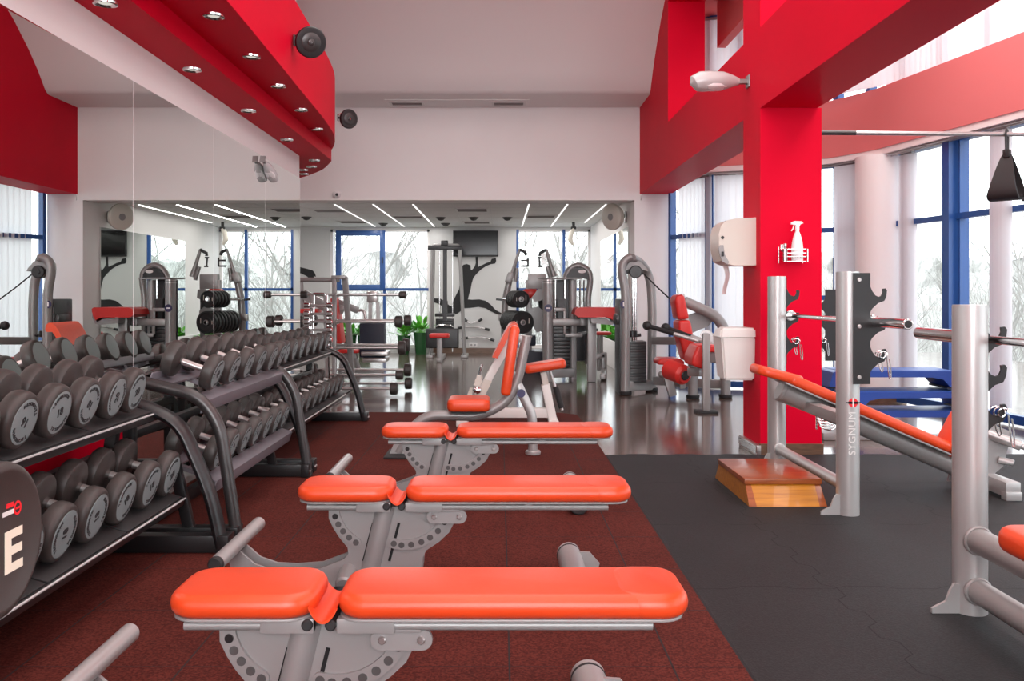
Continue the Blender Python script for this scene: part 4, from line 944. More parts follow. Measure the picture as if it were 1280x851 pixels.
# ---------------------------------------------------------------- far wall: mural, television, curl bars
def mural(name,pts,label,off):
    q=[(W(x,y,YF)) for x,y in pts]; m=MB(); m.prism_xz([(p.x,p.z) for p in q],YF-.006,YF-.001)
    return solo(name,m,M['mural'],label,'mural','black figure silhouettes painted on the far wall')
Z=lambda L:[(530+x/4.475,270+y/4.475) for x,y in L]
mural('mural_figure',Z([(212,282),(222,272),(240,268),(260,276),(262,300),(268,303),(284,282),(290,262),(288,228),(301,228),(302,262),(303,284),(330,272),(350,262),(372,256),(378,240),(402,234),(404,252),(398,266),(372,270),(345,282),(318,300),(296,322),(276,346),(266,380),(262,405),(252,440),(246,466),(270,468),(310,466),(345,474),(372,494),(402,526),(440,546),(438,556),(405,548),(372,532),(345,516),(305,508),(260,514),(222,516),(205,532),(184,548),(152,552),(128,540),(108,510),(84,492),(54,482),(54,460),(92,462),(120,480),(142,500),(158,506),(166,470),(180,440),(196,410),(204,350),(208,310)]),'black silhouette of a leaping dancer painted on the far wall under the television',0)
mural('mural_figure',[(340,330),(352,326),(366,331),(376,334),(384,336),(391,338),(394,342),(395,346),(392,345),(393,348),(389,347),(388,349),(383,345),(377,342),(366,340),(352,338),(340,340)],'black silhouette of an outstretched arm painted left of the blue framed window',0)
a=W(566.5,288.6,YF); c=W(623,321,YF)
t=thing('television','black flat television mounted on the far wall above the mural','television',((a.x+c.x)/2,YF-.01,(a.z+c.z)/2))
m=MB(); m.box(((a.x+c.x)/2,YF-.10,(a.z+c.z)/2),(c.x-a.x,.05,a.z-c.z),bev=.008); part('casing',m,M['black'],t,world=True)
m=MB(); m.box(((a.x+c.x)/2,YF-.1265,(a.z+c.z)/2+.008),(c.x-a.x-.04,.004,a.z-c.z-.05)); part('screen',m,M['screen'],t,world=True)
m=MB(); m.box(((a.x+c.x)/2,YF-.04,(a.z+c.z)/2),(.3,.08,.2)); part('wall_bracket',m,M['black'],t,world=True)
def curl_bar(label,pts,Y=YF-.06):
    P=[W(x,y,Y) for x,y in pts]; c=P[len(P)//2]
    t=thing('curl_bar',label,'curl bar',c,0,'bars hung on the far wall')
    m=MB(); m.tube(P,.016,10,fil=.05); part('bar',m,M['steel'],t,world=True)
    m=MB(); m.cyl(P[0],P[1],.026,n=12); m2=MB(); m2.cyl(P[-1],P[-2],.026,n=12); part('sleeve',m,M['black'],t,world=True); part('sleeve',m2,M['black'],t,world=True)
    m=MB(); m.cyl(c+V((0,.06,-.02)),c+V((0,-.02,-.02)),.012,n=8); part('wall_hook',m,M['steel'],t,world=True)
curl_bar('black and chrome curl bar with raised ends, topmost bar on the far wall',[(579.5,398),(584,402),(589,405),(594,402),(598,401.5),(602.5,398.5)])
curl_bar('straight handled curl bar in the middle of the bars on the far wall',[(572,410),(580,409),(590,408.5),(600,409),(606,411),(612,412.5)])
curl_bar('long slightly bent bar, lowest bar on the far wall',[(577,424),(585,422),(595,421),(606,422),(613,424),(618,425.5)])
p=W(591.5,431,YF); m=MB(); m.box((p.x,YF-.008,p.z),(.16,.016,.075),bev=.004); m.cur=1
for k in (-1,1): m.cyl((p.x+k*.036,YF-.0175,p.z),(p.x+k*.036,YF-.0155,p.z),.02,n=16)
solo('wall_socket',m,[M['fascia'],M['silver']],'white double wall socket below the curl bars on the far wall','socket',at=(p.x,YF,p.z))
# ---------------------------------------------------------------- pulley machine in front of the mural
YP=17.0; s=YP/FPX
t=thing('pulley_machine','tall grey framed pulley machine with black weight cover in front of the mural','pulley machine',(W(558,0,YP).x,YP,0))
X=lambda px,Y=YP:W(px,0,Y).x
ztop=2.07; m=MB()
for y,dx in ((YP-.25,0),(YP+.25,0)):
    m.tube([(X(538.5),y,0),(X(541.5),y,ztop),(X(574.5),y,ztop),(X(581),y,0)],.024,12,fil=.05)
part('frame',m,M['silver'],t,world=True)
for px in (538.5,581):
    m=MB(); m.box((X(px),YP,.025),(.12,.70,.05),bev=.01); part('floor_foot',m,M['silver'],t,world=True)
m=MB(); m.box((X(557),YP-.25,2.02),(.62,.06,.08),bev=.01); m.box((X(556.7),YP-.26,2.10),(.13,.10,.10),bev=.015); part('top_beam',m,M['black'],t,world=True)
m=MB(); m.box((X(557),YP-.20,1.35),(.075,.05,1.36)); part('lat_belt',m,M['black'],t,world=True)
for px in (550,566):
    m=MB(); m.cyl((X(px),YP-.1,.1),(X(px),YP-.1,2.0),.011,n=10); part('guide_rod',m,M['chrome'],t,world=True)
m=MB()
for k in range(8): m.box((X(556.5),YP-.08,.30+.055*k),(.33,.2,.05),bev=.004)
m.box((X(556.5),YP-.08,.78),(.36,.20,.06),bev=.01); m.box((X(556.5),YP-.08,.92),(.10,.1,.24)); part('weight_stack',m,M['black'],t,world=True)
m=MB(); m.pad((.60,.06,.36),.05,.02,c=(0,0,0)); m.v=[(x+X(554.5),y+YP-.33,z+.36) for x,y,z in m.v]; part('weight_cover',m,M['black'],t,world=True)
m=MB(); m.tube([(X(546),YP-.30,.56),(X(551),YP-.32,.60),(X(563),YP-.32,.60),(X(567),YP-.30,.56)],.016,8,fil=.03); part('handle_bar',m,M['chrome'],t,world=True)
YQ=15.6; m=MB(); m.pad((.34,.30,.075),.05,.025,c=(X(549.5,YQ),YQ,.455)); part('seat_pad',m,M['crimson'],t,world=True)
m=MB(); m.bar((X(549.5,YQ),YQ,0),(X(549.5,YQ),YQ,.42),.09,.09,bev=.01); m.box((X(549.5,YQ),YQ-.047,.27),(.05,.004,.05)); m.box((X(551.5,16.2),16.2,.04),(.09,1.3,.07),bev=.01); part('seat_post',m,M['silver'],t,world=True)
# ---------------------------------------------------------------- potted plants
def leafy(seed,h,sp):
    rs=random.Random(seed); m=MB()
    for k in range(46):
        a=rs.uniform(0,2*pi); el=rs.uniform(.25,1.35); L=h*rs.uniform(.45,1.0); w=.035+.03*rs.random()
        d=V((cos(a)*cos(el)*sp,sin(a)*cos(el)*sp,sin(el))); o=V((rs.uniform(-.04,.04),rs.uniform(-.04,.04),0)); sd=V((-sin(a),cos(a),0)); pts=[]
        for j in range(5):
            u=.45+.55*j/4; c=o+d*L*u+V((0,0,-.16*L*(u**3))); pts.append((c,w*(0.12,.75,1,.7,.02)[j]))
        vs=[];fs=[]
        for c,ww in pts: vs+=[c-sd*ww,c+V((0,0,-ww*.25)),c+sd*ww]
        for j in range(4): b_=3*j; fs+=[(b_,b_+1,b_+4,b_+3),(b_+1,b_+2,b_+5,b_+4)]
        m.add(vs,fs); m.tube([o,o+d*L*.47],.004,5)
    return m
def plant(px,label,seed,h=.42,Y=17.75,z=.0,pr=.13,ph=.36):
    p=W(px,0,Y); t=thing('potted_plant',label,'potted plant',(p.x,Y,z),seed,'potted plants along the windows')
    m=MB(); m.lathe([(0,pr*.72),(.01,pr*.74),(ph-.02,pr),(ph,pr*1.02),(ph,pr*.9),(ph-.03,pr*.88)],(0,0,0),(0,0,1),28); pt=part('pot',m,M['pot'],t)
    m=MB(); m.cyl((0,0,ph-.04),(0,0,ph-.02),pr*.89,n=20); part('soil',m,M['soil'],pt)
    l=leafy(seed,h,1.0); l.v=[(x,y,zz+ph-.03) for x,y,zz in l.v]; part('foliage',l,M['leaf'],t)
plant(437.5,'leafy green plant in a green pot by the window, nearest the mirror',3)
plant(455.5,'leafy green plant in a green pot, behind the barbell rack posts',4,.36)
plant(505,'leafy green plant in a green pot beside the barbell rack heads',5,.42)
plant(526,'leafy green plant in a tall green pot beside the pulley machine',6,.48,ph=.42,pr=.14)
plant(722,'leafy green plant behind the arm curl machine by the second window',8,.40,17.65)
plant(726,'leafy green plant beside the side mirror of the back room',9,.40,16.5)
# ---------------------------------------------------------------- barbell rack with fixed barbells
YB=10.75
t=thing('barbell_rack','grey upright rack holding fixed barbells at the end of the mirror wall','barbell rack',(-1.9,YB,0))
m=MB()
xr=X(427,YB)
for yy,dx,px,top in ((10.55,0,484,1.33),(10.95,.0,489,1.33)):
    pass
def post(m,x,y,lean): m.bar((x,y,.02),(x,y+lean,1.34),.055,.05,bev=.008)
xa,xb=W(411,0,10.6).x,W(413,0,10.6).x
ends=[(-2.03,'l'),(-1.92,'r')]
L0,R0=-2.82,-1.96
PA,PB=R0,W(489-0,0,1).x
for nm,x in (('upright',W(422,0,10.55).x),('upright',W(422,0,10.55).x-.86)):
    m=MB(); m.bar((x-.02,10.45,.03),(x-.05,10.62,1.36),.055,.05,bev=.008); m.bar((x+.11,10.98,.03),(x+.06,10.70,1.36),.06,.06,bev=.008); m.box((x+.045,10.715,.035),(.07,.75,.06),bev=.01); m.box((x+.0,10.66,1.36),(.16,.16,.04),bev=.008)
    part(nm,m,M['silver'],t,world=True)
xu=W(422,0,10.55).x
m=MB()
for z,y in ((1.33,10.66),(.10,10.50),(.16,10.85)): m.cyl((xu-.86,y,z),(xu,y,z),.028,n=14)
part('cross_rail',m,M['silver'],t,world=True)
levels=[(1.255,10.47,.058,459,-.36),(1.0,10.44,.062,456,0),(1.0,10.98,.062,514,0),(.74,10.41,.075,505,0),(.72,11.02,.075,507,0),(.47,10.40,.055,500,0),(.50,10.98,.078,509,0),(.27,10.36,.072,493,0),(.29,11.0,.068,512,0)]
# each bar: height, depth, head radius, right end in the photograph
bars=[(368.5,10.45,.042,508,'topmost'),(402,10.42,.068,503,'second from the top on the near side'),(400.5,11.0,.066,514,'second from the top on the far side'),(434.5,10.40,.078,507,'third from the top on the near side'),(431,11.02,.078,512,'third from the top on the far side'),(468.5,10.38,.055,504,'fourth from the top on the near side'),(462,11.02,.078,514,'fourth from the top on the far side'),(485.5,10.34,.072,497,'lowest on the near side'),(479,11.0,.07,515,'lowest on the far side')]
for py,Y,r,px,l in bars:
    e=W(px,py,Y); x1=e.x; x0=x1-1.22; hl=.085 if r>.05 else .085
    b=thing('fixed_barbell','black headed fixed barbell on the upright rack, %s'%l,'barbell',((x0+x1)/2,Y,e.z),0,'fixed barbells on the upright rack')
    m=MB(); m.cyl((x0+hl,Y,e.z),(x1-hl,Y,e.z),.0155,n=12); part('bar',m,M['steel'],b,world=True)
    for a,s_ in ((x0,1),(x1,-1)):
        m=MB(); m.cyl((a,Y,e.z),(a+s_*hl,Y,e.z),r,n=28,bev=.012); part('head',m,M['rubber'],b,world=True)
    m=MB()
    for x in (xu,xu-.86):
        yy=10.52 if Y<10.7 else 10.9
        m.bar((x,yy,e.z-.02),(x,Y,e.z-.024),.05,.012); m.bar((x,Y+(-.03 if Y<10.7 else .03),e.z-.024),(x,Y+(-.034 if Y<10.7 else .034),e.z+.02),.05,.012)
    part('bar_cradle',m,M['silver'],t,world=True)
# ---------------------------------------------------------------- small chrome dumbbell tower
YT=9.75
x=W(399,0,YT).x
t=thing('dumbbell_tower','narrow chrome tower of small dumbbells beside the barbell rack','dumbbell tower',(x,YT,0))
m=MB()
for s in (-1,1): m.bar((x+s*.10,YT,.03),(x+s*.07,YT,1.155),.03,.05,bev=.006)
m.tube([(x-.07,YT,1.14),(x-.06,YT,1.165),(x+.06,YT,1.165),(x+.07,YT,1.14)],.015,10,fil=.02); part('tower_frame',m,M['chrome'],t,world=True)
m=MB(); m.box((x,YT,.02),(.42,.45,.04),bev=.01); part('base',m,M['silver'],t,world=True)
k=0
nm=['topmost','second from the top','third from the top','fourth from the top','fifth from the top','lowest']
proto=None
for i,py in enumerate((381.5,392,402,412,424,437)):
    z=W(0,py,YT).z; r=.022+.004*i
    d=thing('small_dumbbell','small chrome dumbbell, %s on the narrow tower'%nm[i],'dumbbell',(x,YT-.06,z),0,'small dumbbells on the chrome tower')
    m=MB(); m.cyl((-.11,0,0),(.11,0,0),.013,n=10); part('handle',m,M['steel'],d)
    for s in (-1,1):
        m=MB(); m.cyl((s*.09,0,0),(s*.15,0,0),r+.008,n=20,bev=.006); m.cur=1; m.cyl((s*.145,0,0),(s*.152,0,0),r*.6,n=16); part('head',m,[M['chrome'],M['crimson']],d)
    m=MB()
    for s in (-1,1): m.box((x+s*.075,YT-.045,z-.022),(.03,.09,.012))
    part('cradle',m,M['chrome'],t,world=True)
# ---------------------------------------------------------------- red backed leg machine behind the barbell rack
YL=13.3; q=lambda px,py,Y=YL:W(px,py,Y)
t=thing('leg_press_machine','grey seated machine with dark red back pad, behind the barbell rack','exercise machine',(q(425,0).x,YL,0))
m=MB(); m.tube([q(376,352),q(377,384),q(377,425)],.04,12); part('front_post',m,M['silver'],t,world=True)
m=MB(); m.bar(q(379,367),q(408,384),.10,.14,bev=.015); m.bar(q(418,376),q(448,388),.05,.10,bev=.01); m.bar(q(418,383),q(430,388),.10,.12,bev=.01); part('lever_arm',m,M['silver'],t,world=True)
m=MB(); m.tube([q(446,388),q(455,387.5),q(460,413),q(480,413),q(480,400)],.022,10,fil=.04); part('handle',m,M['steel'],t,world=True)
m=MB(); m.bar(q(419,372),q(426,429),.10,.32,up=V((0,1,0)),bev=.03); part('back_pad',m,M['crimson'],t,world=True)
m=MB(); m.box(q(386,388.5),(.32,.3,.06),bev=.02); m.box(q(436,438),(.34,.34,.06),bev=.02); part('seat_pad',m,M['crimson'],t,world=True)
m=MB(); m.bar(q(428,447),q(446,443),.10,.12,bev=.015); m.bar(q(443,445),q(449,463),.05,.07,bev=.01); m.bar(q(428,450),q(424,476),.06,.07,bev=.01); m.bar((q(424,0).x,YL,.05),(q(480,0).x,YL,.05),.09,.07,bev=.01); part('seat_frame',m,M['silver'],t,world=True)
m=MB(); m.box(q(466,371),(.15,.2,.16),bev=.02); m.bar(q(463,377),q(462,452),.05,.05); m.bar(q(472,377),q(475,452),.05,.05); m.box(q(470,441),(.38,.4,.06),bev=.01); m.box(q(470,449),(.34,.4,.06),bev=.01); part('weight_tower',m,M['steel'],t,world=True)
m=MB(); m.box(q(466,425),(.36,.2,.5),bev=.02); part('weight_stack',m,M['navy'],t,world=True)
# ---------------------------------------------------------------- plate loaded pulldown machine
YM=13.6; q=lambda px,py,Y=YM:W(px,py,Y)
t=thing('pulldown_machine','grey plate loaded pulldown machine with two raised handle arms before the second window','exercise machine',(q(655,0).x,YM,0))
def arm(pts,hd,m1,name='lever_arm',dy=0):
    P=[q(*p)+V((0,dy,0)) for p in pts]; m=MB(); m.tube(P,.030,12,radii=[1.5,1.0,.7]); a=part(name,m,M['silver'],t,world=True)
    m=MB(); H_=[q(*p)+V((0,dy,0)) for p in hd]; m.tube(H_,.025,10); h=part('arm_tip',m,M['black'],a,world=True)
    for k in m1:
        m=MB()
        for pr in k: m.cyl(q(*pr[0])+V((0,dy,0)),q(*pr[1])+V((0,dy,0)),.013,n=10)
        part('handle',m,M['black'],h,world=True)
arm([(633,372),(639,345),(650,311)],[(649.5,312),(656,315),(657.5,319)],[[((651,325.5),(660,325.5)),((651,332.5),(660,332.5)),((660,322),(660,333))]])
arm([(693,346),(688,330),(682.5,311.5)],[(683,312),(675,316.5),(675,320)],[[((672,322),(677,322)),((673,333),(678,333)),((674,321),(675,334))]])
m=MB(); m.bar(q(633,346),q(641,349),.16,.16,bev=.02); m.tube([q(637,349),q(632,372),q(630,400),q(631,440)],.05,14); m.tube([q(646,335),q(644,352)],.03,10); m.tube([q(684,333),q(689,350)],.03,10); part('pivot_post',m,M['silver'],t,world=True)
m=MB(); m.bar(q(620,374),q(634,375.5),.03,.03); part('storage_peg',m,M['black'],t,world=True); m=MB(); m.bar(q(623,397),q(634,397),.10,.10,bev=.02); part('storage_peg',m,M['silver'],t,world=True)
m=MB(); m.bar(q(661,350),q(661,440),.09,.09,bev=.01); m.bar(q(680,350),q(680,440),.06,.06,bev=.01); m.box(q(671,352),(.27,.12,.22),bev=.01); m.box(q(668,468),(.9,.12,.08),bev=.02); m.box(q(640,470),(.12,.9,.08),bev=.02); m.bar(q(660,440),q(652,470),.08,.08,bev=.01); part('main_frame',m,M['silver'],t,world=True)
m=MB(); P=[(q(658,386).x,q(658,386).z),(q(672,383).x,q(672,383).z),(q(678,388).x,q(678,388).z),(q(679,412).x,q(679,412).z),(q(670,415).x,q(670,415).z),(q(662,400).x,q(662,400).z)]; m.prism_xz(P,YM-.22,YM-.20); m.prism_xz([(q(x_,y_).x,q(x_,y_).z) for x_,y_ in ((664,372),(672,361),(680,362),(681,372),(674,376),(668,377))],YM-.22,YM-.17)
for k in range(6): m.cyl(q(661+2.2*k,388-.7*k)+V((0,-.222,0)),q(661+2.2*k,388-.7*k)+V((0,-.218,0)),.013,n=10)
part('cam_plate',m,M['bench_silver'],t,world=True)
m=MB(); m.pad((.24,.24,.14),.1,.05,c=tuple(q(663,367))); part('thigh_pad',m,M['crimson'],t,world=True)
m=MB(); m.bar(q(676,365),q(680,415),.10,.10,bev=.03); m.bar(q(676,400),q(679,420),.03,.03); part('strap',m,M['soft_black'],t,world=True)
m=MB(); m.box(q(668,455),(.40,.5,.42),bev=.05); m.box(q(662,425),(.18,.3,.16),bev=.03); part('lower_mechanism',m,M['navy'],t,world=True)
def plates(cx,cy,r,n,lab,depth,first):
    c=q(cx,cy,12.75)
    ax=V((-.27,.96,0)).normalized()
    for k in range(n):
        cc=c+ax*.083*k
        tt=thing('weight_plate','black weight plate on the pulldown machine, %s'%(lab[k]),'weight plate',tuple(cc),.27,'black plates stored on the pulldown machine')
        m=MB(); m.lathe([(-.03,.026),(-.03,r*.97),(-.022,r),(.022,r),(.03,r*.97),(.03,r*.82),(.022,r*.78),(.022,r*.36),(.032,r*.32),(.032,.026)],(0,0,0),(0,-1,0),44); part('disc',m,M['soft_black'],tt)
        if k==0:
            m=MB(); m.lathe([(.030,.040),(.036,.038),(.036,.026),(.030,.026)],(0,0,0),(0,-1,0),24,closed=True); part('hub_ring',m,M['steel'],tt)
            m=MB()
            m.box((r*.56,-.0225,.02),(.010,.002,.07)); m.box((-r*.56,-.0225,.0),(.008,.002,.05)); part('printed_mark',m,M['beige'],tt)
    m=MB(); m.cyl(c-ax*.05,c+ax*.85,.024,n=16); part('plate_peg',m,M['chrome'],t,world=True)
plates(651,374,.122,5,['%s from the front of the upper peg'%u for u in ORD[:5]],0,True)
plates(653,403,.160,8,['%s from the front of the lower peg'%u for u in ORD[:8]],0,True)
# ---------------------------------------------------------------- preacher pad machine with weight stack towers
YS=12.25; q=lambda px,py,Y=YS:W(px,py,Y)
t=thing('arm_curl_machine','grey arm curl machine with red pad and weight stack tower in the opening','exercise machine',(q(712,0).x,YS,0))
m=MB(); x0=q(685,0).x
m.tube([(x0,YS,0),(x0,YS,1.375)],.083,24,ry=.07); m.cur=1; m.lathe([(0,.052),(.001,.052)],(x0,YS-.083,q(684,385).z),(0,-1,0),20); m.cur=2; m.box((x0,YS-.085,q(684,385).z),(.05,.001,.016)); m.cur=3
for z in (1.31,1.345): m.tube([(x0,YS,z),(x0,YS,z+.012)],.085,24,ry=.072)
part('front_tower',m,[M['silver'],M['violet_print'],M['fascia'],M['steel']],t,world=True)
m=MB(); x1=q(717.5,0).x; m.tube([(x1,YS+.25,0),(x1,YS+.25,1.36)],.055,18); m.bar((x0-.09,YS+.02,1.375),(x1+.06,YS+.2,1.375),.30,.02,bev=.006); m.bar((x0,YS,.10),(x1,YS+.2,.10),.10,.12,bev=.02); part('rear_tower',m,M['silver'],t,world=True)
for px in (695,707):
    m=MB(); m.cyl((q(px,0).x,YS+.14,.1),(q(px,0).x,YS+.14,1.36),.012,n=10); part('guide_rod',m,M['chrome'],t,world=True)
m=MB()
for k in range(13): m.box((q(702,0).x,YS+.14,.20+.05*k),(.24,.16,.046),bev=.004)
m.box((q(703,0).x,YS+.14,.95),(.10,.08,.3)); part('weight_stack',m,M['black'],t,world=True)
m=MB(); m.box((q(702,0).x,YS+.30,.72),(.34,.02,1.28)); part('stack_shroud',m,M['black'],t,world=True)
# arched tower behind
YA=12.9; Q=lambda px,py:W(px,py,YA)
m=MB(); m.tube([Q(705,450),Q(705,362),Q(707,345),Q(713,335),Q(722,331),Q(731,334),Q(737,341),Q(738,352),Q(735,370),Q(735,455)],.055,16,ry=.045,fil=.10); part('arched_tower',m,M['silver'],t,world=True)
m=MB(); P=[Q(x_,y_) for x_,y_ in ((706,352),(708,344),(714,337),(722,334),(730,337),(735,343),(736,350),(725,347),(715,350))]; m.prism_xz([(p.x,p.z) for p in P],YA-.07,YA-.05); m.cur=1; c=Q(727,339.5); m.lathe([(0,.055),(.003,.05)],(0,0,0),(0,-1,0),20,M=Mx.Translation((c.x,YA-.071,c.z))@Mx.Diagonal((1,1,.45,1))); part('tower_cap',m,[M['black'],M['fascia']],t,world=True)
m=MB(); m.box(Q(718,420),(.30,.16,.70),bev=.03); part('rear_stack',m,M['black'],t,world=True)
for px in (725,730):
    m=MB(); m.cyl(Q(px,350),Q(px,450),.012,n=8); part('guide_rod',m,M['chrome'],t,world=True)
# arm, pad, post
m=MB(); m.bar(q(690,403),q(738,402),.08,.10,bev=.025); m.bar(q(692,387),q(707,387),.05,.05,bev=.01); m.bar(q(706,386),q(706,418),.04,.04,bev=.01); m.bar(q(706,419),q(728,419),.05,.05,bev=.01); m.bar(q(725,402),q(733,402),.11,.12,bev=.02); part('lever_arm',m,M['silver'],t,world=True)
m=MB(); m.bar(q(722,418),q(744,415),.03,.05,bev=.01); m.cyl(q(735,414),q(735,425),.02,n=10); m.cyl(q(745,412)+V((0,-.1,0)),q(745,412)+V((0,.2,0)),.02,n=12); part('hand_grip',m,M['black'],t,world=True)
m=MB(); xp=q(738.5,0).x; m.bar((xp,YS-.12,0),(xp,YS-.12,.98),.105,.12,bev=.02); part('pad_post',m,M['silver'],t,world=True)
ca=q(740.5,390)
prof=[(-.275,-.02),(-.255,.045),(-.21,.068),(.25,.068),(.275,.05),(.272,.01),(.255,-.055),(.225,-.10),(.19,-.075),(.15,-.062),(-.22,-.062)]
m=MB(); m.prism_xz([(ca.x+a_,ca.z+b_) for a_,b_ in prof],YS-.42,YS+.10); bp=part('arm_pad',m,M['crimson'],t,world=True)
m=MB(); m.prism_xz([(ca.x-.06,ca.z-.075),(ca.x+.15,ca.z-.08),(ca.x+.22,ca.z-.125),(ca.x+.27,ca.z-.06),(ca.x+.285,ca.z+.0),(ca.x+.287,ca.z-.06),(ca.x+.25,ca.z-.15),(ca.x+.20,ca.z-.16),(ca.x-.05,ca.z-.14)],YS-.38,YS+.06); part('pad_shell',m,M['silver'],bp,world=True)
YZ=13.1; Q=lambda px,py:W(px,py,YZ)
m=MB(); m.pad((.24,.30,.045),.05,.018,c=tuple(Q(753,416.5))); part('seat_pad',m,M['crimson'],t,world=True)
m=MB()
for px in (748,752): m.cyl(Q(px,419),Q(px,463),.022,n=10)
m.bar(Q(742,446),Q(757,444),.07,.09,bev=.02); m.bar(Q(755,440),Q(755,482-4.2),.07,.08,bev=.015); m.bar((Q(745,0).x,YS,.06),(Q(755,0).x,YZ,.06),.08,.08,bev=.015); part('seat_frame',m,M['silver'],t,world=True)
# ---------------------------------------------------------------- leg extension machine beside the red column
YX=10.3; q=lambda px,py,Y=YX:W(px,py,Y)
t=thing('leg_extension_machine','grey leg extension machine with red seat and arched weight stack, left of the red column','exercise machine',(q(840,0).x,YX,0))
YA_,YB_=10.55,10.95
def G(px,py,Y): return W(770+px/3.869,310+py/3.869,Y)
m=MB(); m.tube([G(44,708,YA_),G(48,330,YA_),G(44,200,YA_),G(30,130,YA_),G(28,85,YA_),G(48,54,YA_),G(75,44,YA_)],.062,18,fil=.12,ry=.05); m.cur=1; c=G(40,272,YA_); m.lathe([(0,.045),(.001,.045)],(c.x-.01,YA_-.052,c.z),(0,-1,0),20); m.cur=2; m.box((c.x-.01,YA_-.054,c.z),(.025,.001,.05)); part('front_tower',m,[M['silver'],M['violet_print'],M['fascia']],t,world=True)
m=MB(); m.tube([G(75,46,YA_),G(115,65,YB_-.2),G(150,110,YB_),G(168,170,YB_),G(175,280,YB_),G(172,697,YB_)],.055,18,fil=.12,ry=.045); part('rear_tower',m,M['silver'],t,world=True)
m=MB(); P=[(G(x_,y_,YA_).x,G(x_,y_,YA_).z) for x_,y_ in ((40,105),(42,75),(60,52),(80,48),(120,65),(150,95),(158,112),(110,98),(60,102))]; m.prism_xz(P,YA_+.04,YA_+.18); part('tower_hood',m,M['silver'],t,world=True)
m=MB(); m.cyl(G(95,115,YA_),G(95,115,YA_+.16),.075,n=24,bev=.01); m.cyl(G(95,115,YA_-.02),G(95,115,YA_+.2),.03,n=16); m.prism_xz([(G(x_,y_,YA_).x,G(x_,y_,YA_).z) for x_,y_ in ((52,108),(70,100),(130,104),(138,128),(100,122),(58,124))],YA_+.05,YA_+.15); part('pulley',m,M['black'],t,world=True)
m=MB(); m.tube([G(138,128,YA_+.1),G(200,190,YA_),G(265,250,YA_-.1)],.009,6); part('cable',m,M['soft_black'],t,world=True)
m=MB()
for k in range(15): m.box(G(97,455+13*k,YA_+.2),(.20,.30,.032),bev=.004)
part('weight_stack',m,M['black'],t,world=True)
for px in (82,95):
    m=MB(); m.cyl(G(px,125,YA_+.2),G(px,640,YA_+.2),.016,n=10); part('guide_rod',m,M['chrome'],t,world=True)
m=MB(); m.cyl(G(80,430,YA_+.1),G(80,400,YA_+.1),.055,n=14); m.cyl(G(85,425,YA_+.1),G(120,420,YA_+.1),.02,n=10); part('stack_pin',m,M['black'],t,world=True)
m=MB(); m.box(G(15,500,YA_+.25),(.05,.45,1.25),bev=.02); m.box(G(14,345,YA_+.2),(.12,.3,.14),bev=.05); part('side_cover',m,M['black'],t,world=True)
m=MB(); m.bar(G(45,668,YA_),G(180,660,YB_),.08,.12,bev=.02); m.bar(G(185,448,YB_-.1),G(300,448,YX),.09,.09,bev=.015); m.bar(G(185,640,YB_-.1),G(540,660,YX),.10,.10,bev=.015); part('base_frame',m,M['silver'],t,world=True)
for px,py,Y in ((45,708,YA_),(172,690,YB_)):
    m=MB(); p=W(770+px/3.869,0,Y); m.cyl((p.x,Y,0),(p.x,Y,.045),.075,n=20,bev=.008); part('rubber_foot',m,M['soft_black'],t,world=True)
for px,Y in ((372,10.2),(530,10.25)):
    p=W(770+px/3.869,0,Y); m=MB(); m.cyl((p.x,Y,.02),(p.x,Y,.50 if px<400 else .55),.055,n=18); pp=part('leg',m,M['silver'],t,world=True); m=MB(); m.cyl((p.x,Y,0),(p.x,Y,.04),.075,n=20,bev=.008); part('rubber_foot',m,M['soft_black'],pp,world=True)
p=W(770+435/3.869,0,8.95); m=MB(); m.bar((p.x,8.95,.02),(p.x,8.95,.78),.075,.075,bev=.02); pp=part('leg',m,M['silver'],t,world=True)
m=MB(); m.box((p.x,8.95,.012),(.20,.20,.024),bev=.004); part('floor_plate',m,M['soft_black'],pp,world=True)
m=MB(); m.tube([G(330,258,YX),G(470,320,YX),G(515,370,YX),G(535,440,YX),G(540,520,YX),G(528,640,YX)],.06,16,fil=.2); part('back_frame',m,M['silver'],t,world=True)
m=MB(); m.prism_xz([(G(x_,y_,YX).x,G(x_,y_,YX).z) for x_,y_ in ((345,330),(400,310),(480,350),(455,380),(360,420),(350,400))],YX+.10,YX+.12); part('cam_plate',m,M['bench_silver'],t,world=True)
m=MB(); m.bar(G(318,222,YX+.05),G(372,540,YX+.05),.05,.09,up=V((0,1,0)),bev=.015); part('back_post',m,M['alu'],t,world=True)
def upholstery(poly,y0,y1,Yq,name,rnd=.035):
    pts=[(G(x_,y_,Yq).x,G(x_,y_,Yq).z) for x_,y_ in poly]
    bm=bmesh.new(); n=len(pts); A=[bm.verts.new((x_,y0,z_)) for x_,z_ in pts]; B=[bm.verts.new((x_,y1,z_)) for x_,z_ in pts]
    bm.faces.new(A); bm.faces.new(B[::-1])
    for i in range(n): bm.faces.new((A[i],B[i],B[(i+1)%n],A[(i+1)%n]))
    bmesh.ops.recalc_face_normals(bm,faces=bm.faces[:]); bmesh.ops.bevel(bm,geom=bm.edges[:],offset=rnd,segments=3,affect='EDGES',profile=.6); bm.verts.index_update()
    r=MB(); r.add([v.co[:] for v in bm.verts],[[v.index for v in f.verts] for f in bm.faces]); bm.free(); return part(name,r,M['crimson'],t,world=True)
upholstery([(264,250),(275,228),(300,224),(312,235),(334,340),(280,345)],YX-.25,YX+.08,YX,'head_pad')
upholstery([(280,348),(335,345),(362,470),(350,540),(315,540),(282,430)],YX-.28,YX+.08,YX,'back_pad')
upholstery([(192,548),(205,530),(300,530),(320,545),(318,560),(195,560)],YX-.15,YX+.2,YX,'seat_pad',.02)
upholstery([(348,560),(350,520),(375,465),(440,462),(440,478),(425,575),(405,580)],9.0,9.42,9.2,'thigh_pad',.03)
